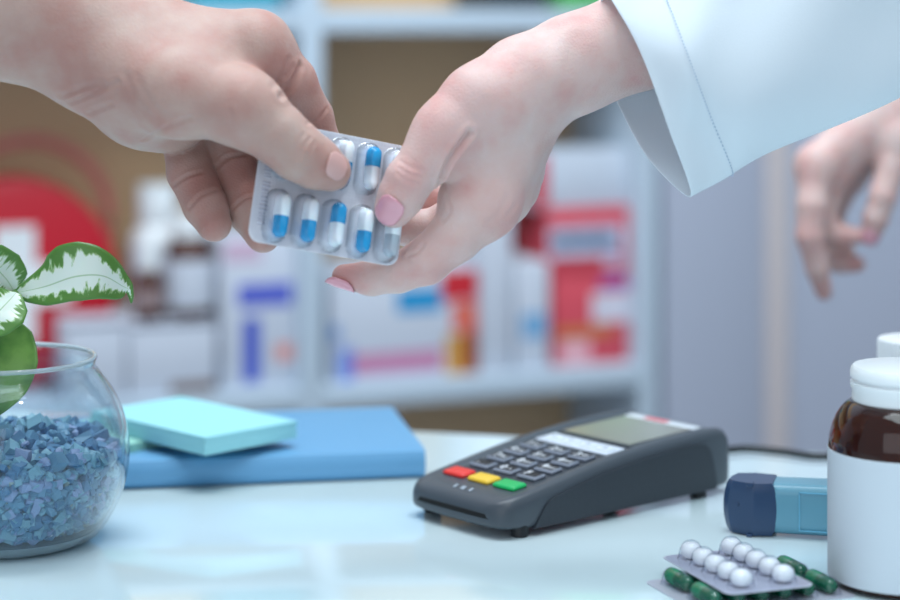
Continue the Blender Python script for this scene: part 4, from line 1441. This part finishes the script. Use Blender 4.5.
fl_f = [(at(450, 95, 0.94), 0.02, 0.35), (at(437, 118, 0.935), 0.014, 0.35), (at(408, 176, 0.935), 0.009, 0.45), (at(510, 214, 0.955), 0.014, 0.5), (at(440, 275, 0.955), 0.014, 0.55), (at(345, 279, 0.96), 0.012, 0.6), (at(394, 215, 0.94), 0.008, 0.4), (at(462, 150, 0.955), 0.01, 0.4),
        (at(806, 236, 1.33), 0.014, 0.5), (at(824, 296, 1.34), 0.016, 0.5), (at(800, 165, 1.335), 0.014, 0.4), (at(855, 262, 1.35), 0.012, 0.6), (at(855, 236, 1.345), 0.012, 0.5)]


def far_face(V, Q, p):
    c = V[Q].mean(1); return int(np.argmin(np.linalg.norm(c - np.array(p), axis=1)))


def join_arms(A, Bq, path, radii):
    """one continuous body: both arms run through the shoulders, inside the coat"""
    V = np.concatenate([A[0], Bq[0]]); QB = Bq[1] + len(A[0]); QA = A[1]
    fa_ = far_face(A[0], A[1], path[0]); fb_ = far_face(V, QB, path[-1])
    qa, qb = QA[fa_], QB[fb_][::-1]
    QA = np.delete(QA, fa_, 0); QB = np.delete(QB, fb_, 0)
    ringsq = [qa]; new = []; n = len(V)
    e0 = V[qa] - V[qa].mean(0)
    for p, r in zip(path, radii):
        u = e0 / np.linalg.norm(e0, axis=1, keepdims=True)
        new.append(np.array(p)[None] + u * r); ringsq.append(np.arange(n, n + 4)); n += 4
    # turn the last ring so that it meets the other arm with the least twist
    P = np.concatenate([V] + new)
    best = min(range(4), key=lambda k: np.linalg.norm(P[np.roll(qb, k)] - P[ringsq[-1]], axis=1).sum())
    ringsq.append(np.roll(qb, best))
    qs = []
    for a, b in zip(ringsq, ringsq[1:]):
        for i in range(4):
            qs.append([a[i], b[i], b[(i + 1) % 4], a[(i + 1) % 4]])
    return P, np.concatenate([QA, QB, np.array(qs)])


tipA, tipB = at(1030, -135, 1.045), at(1120, -95, 1.43)
path = [tuple(tipA), (0.40, 1.12, 0.38), (0.50, 1.16, 0.46), (0.62, 1.26, 0.52), (0.70, 1.42, 0.52), (0.64, 1.50, 0.53), (0.54, 1.50, 0.47), tuple(tipB)]
BODY = join_arms(left_arm, (VR, QR), path, [0.03, 0.04, 0.045, 0.06, 0.08, 0.06, 0.05, 0.02])
person_body('body', [BODY], ph, SKIN_F, fl_f)
nail('fingernail', bvL, (394, 196), (383, 225), 0.0125, 0.0150, M_nail_f, ph, over=0.0006, label='glossy pink thumbnail')
nail('fingernail', bvR, (873, 231), (867, 245), 0.011, 0.011, M_nail_f, ph, label='pink thumbnail of the far hand')
# long nail of the forefinger, seen edge-on below the finger end
bm = bmesh.new()
ax = (at(328, 277, 0.966) - at(352, 284, 0.964)).normalized(); nd = Vector((0.1, -0.38, -0.9)); nd = (nd - ax * nd.dot(ax)).normalized(); sd = ax.cross(nd)
c = at(340.5, 284.5, 0.960); g = []
for j in range(13):
    v = j / 12 * 2 - 1; row = []
    wid = max((1 - abs(v) ** 3) ** (1 / 2.2) if abs(v) < 1 else 0, 0.1)
    for i in range(9):
        u = (i / 8 * 2 - 1) * wid
        row.append(bm.verts.new(c + ax * v * 0.0074 + sd * u * 0.0046 + nd * (0.0016 - 0.0030 * u * u - 0.001 * max(0, v) ** 2)))
    g.append(row)
for j in range(12):
    for i in range(8):
        bm.faces.new([g[j][i], g[j][i + 1], g[j + 1][i + 1], g[j + 1][i]])
o = from_bm('fingernail', bm, M_nail_f)
s = o.modifiers.new('thickness', 'SOLIDIFY'); s.thickness = 0.0007; s.offset = 0
world_child(o, ph)

# white coat -------------------------------------------------------------
M_coat = mat('white_cotton', (232, 241, 247), rough=0.85, spec=0.2, bump=0.12, bscale=1400, sheen=0.15)
cuff = [at(602, -6, 0.974), at(622, 18, 0.957), at(645, 64, 0.946), at(669, 130, 0.947), at(691, 197, 0.966), at(652, 164, 0.985), at(624, 118, 1.004), at(600, 58, 1.006)]
l2 = [at(634, -22, 0.975), at(654, 3, 0.956), at(676, 54, 0.944), at(700, 120, 0.946), at(722, 181, 0.967), at(690, 150, 0.992), at(665, 105, 1.012), at(640, 35, 1.008)]
l3 = [at(690, -52, 0.978), at(708, -22, 0.957), at(728, 30, 0.944), at(752, 98, 0.948), at(778, 153, 0.971), at(755, 128, 1.004), at(728, 70, 1.022), at(700, 0, 1.012)]
l4 = [at(800, -110, 0.995), at(816, -75, 0.968), at(840, -10, 0.953), at(866, 58, 0.960), at(892, 97, 0.988), at(872, 66, 1.030), at(840, 0, 1.046), at(810, -65, 1.034)]
l5 = [at(930, -170, 1.02), at(945, -130, 0.985), at(970, -60, 0.968), at(998, 10, 0.98), at(1020, 36, 1.015), at(1000, 5, 1.06), at(968, -60, 1.075), at(938, -130, 1.06)]
elbow = Vector((0.375, 1.10, 0.355))
l6 = ring3(elbow, (1, 0.35, 0.5), 0.066, 0.066)
l7 = ring3((0.50, 1.16, 0.47), (1, 0.4, 0.9), 0.078, 0.078)
l8 = ring3((0.60, 1.22, 0.55), (1, 0.6, 0.5), 0.085, 0.085)
slv_o, cols_ = loft('coat_sleeve', [cuff, l2, l3, l4, l5, l6, l7, l8], M_coat, ph, n=10, wrinkle=0.0032)
nt = M_coat.node_tree            # cotton lets some light through
tl = nt.nodes.new('ShaderNodeBsdfTranslucent'); tl.inputs['Color'].default_value = lin((240, 240, 245))
mxs = nt.nodes.new('ShaderNodeMixShader'); mxs.inputs['Fac'].default_value = 0.3
nt.links.new(nt.nodes['Principled BSDF'].outputs['BSDF'], mxs.inputs[1]); nt.links.new(tl.outputs['BSDF'], mxs.inputs[2])
nt.links.new(mxs.outputs['Shader'], nt.nodes['Material Output'].inputs['Surface'])
# stitched hem, a line of short threads on the sleeve
bm = bmesh.new()
K = len(cols_)
hem = [cols_[i][10] for i in range(K)]
for i in range(0, K):
    a, b = hem[i], hem[(i + 1) % K]
    out = (a - (cols_[0][10] + cols_[K // 2][10]) / 2).normalized()
    nseg = max(2, int((b - a).length / 0.0034))
    for q in range(nseg):
        p = a.lerp(b, (q + 0.15) / nseg); r_ = a.lerp(b, (q + 0.65) / nseg)
        add_tube(bm, [p + out * 0.0007, r_ + out * 0.0007], 0.00028, 5)
hs = from_bm('hem_stitching', bm, mat('thread', (176, 192, 210), rough=0.8))
world_child(hs, ph)
hs.parent = slv_o; hs.matrix_parent_inverse = Matrix.Identity(4)
# far sleeve and coat body, outside the picture
loft('coat_sleeve', [ring3(at(985, 20, 1.395), (1, 0.25, 0.9), 0.046, 0.046), ring3((0.42, 1.46, 0.36), (1, 0.2, 0.8), 0.056, 0.056), ring3((0.56, 1.50, 0.50), (1, 0.0, 0.7), 0.08, 0.08), ring3((0.64, 1.50, 0.55), (1, 0, 0.4), 0.085, 0.085)], M_coat, ph)
loft('coat_body', [ring3((0.72, 1.42, z), (0.0, 0.01, 1), a, b) for z, a, b in ((-0.5, 0.15, 0.2), (0.0, 0.13, 0.18), (0.3, 0.13, 0.19), (0.5, 0.12, 0.2), (0.6, 0.10, 0.17), (0.66, 0.06, 0.07))], M_coat, ph)

# ================================================================== LIGHT AND CAMERA
def area(name, loc, target, sx, sy, e, col):
    l = bpy.data.lights.new(name, 'AREA'); l.shape = 'RECTANGLE'; l.size = sx; l.size_y = sy; l.energy = e; l.color = col
    o = bpy.data.objects.new(name, l); COL.objects.link(o); o.location = loc
    o.rotation_euler = (Vector(target) - Vector(loc)).to_track_quat('-Z', 'Y').to_euler()
    return o


area('overhead_light', (0.15, 0.75, 1.65), (0.0, 1.05, 0.0), 1.3, 0.9, 21, (0.76, 0.94, 1.0))
area('overhead_light', (-0.1, 1.35, 1.75), (0.0, 2.3, 0.05), 1.4, 0.5, 31, (0.86, 0.93, 1.0))  # added fill, tilted at the shelving to brighten its dark backing
area('front_fill', (-0.9, -1.6, 1.0), (0.0, 1.0, 0.1), 2.4, 1.8, 16, (0.90, 0.94, 1.0))  # added soft frontal fill from behind the camera, not a known window
area('downlight', (0.35, 0.2, 1.6), (0.0, 1.0, 0.1), 0.06, 0.06, 3.0, (1.0, 0.98, 0.95))

w = bpy.data.worlds.new('room_light'); SC.world = w; w.use_nodes = True
bg = w.node_tree.nodes['Background']; bg.inputs['Color'].default_value = (0.66, 0.76, 0.90, 1); bg.inputs['Strength'].default_value = 0.62

cam = bpy.data.cameras.new('camera'); co = bpy.data.objects.new('camera', cam); COL.objects.link(co)
co.location = EYE; co.rotation_euler = (math.radians(90), 0, 0)
cam.sensor_width = 36; cam.lens = 85; cam.shift_y = -300 / 900; cam.clip_start = 0.05
cam.dof.use_dof = True; cam.dof.focus_distance = 1.028; cam.dof.aperture_fstop = 3.9
SC.camera = co
SC.view_settings.view_transform = 'Standard'; SC.view_settings.look = 'None'; SC.view_settings.exposure = -0.1; SC.view_settings.gamma = 1.0
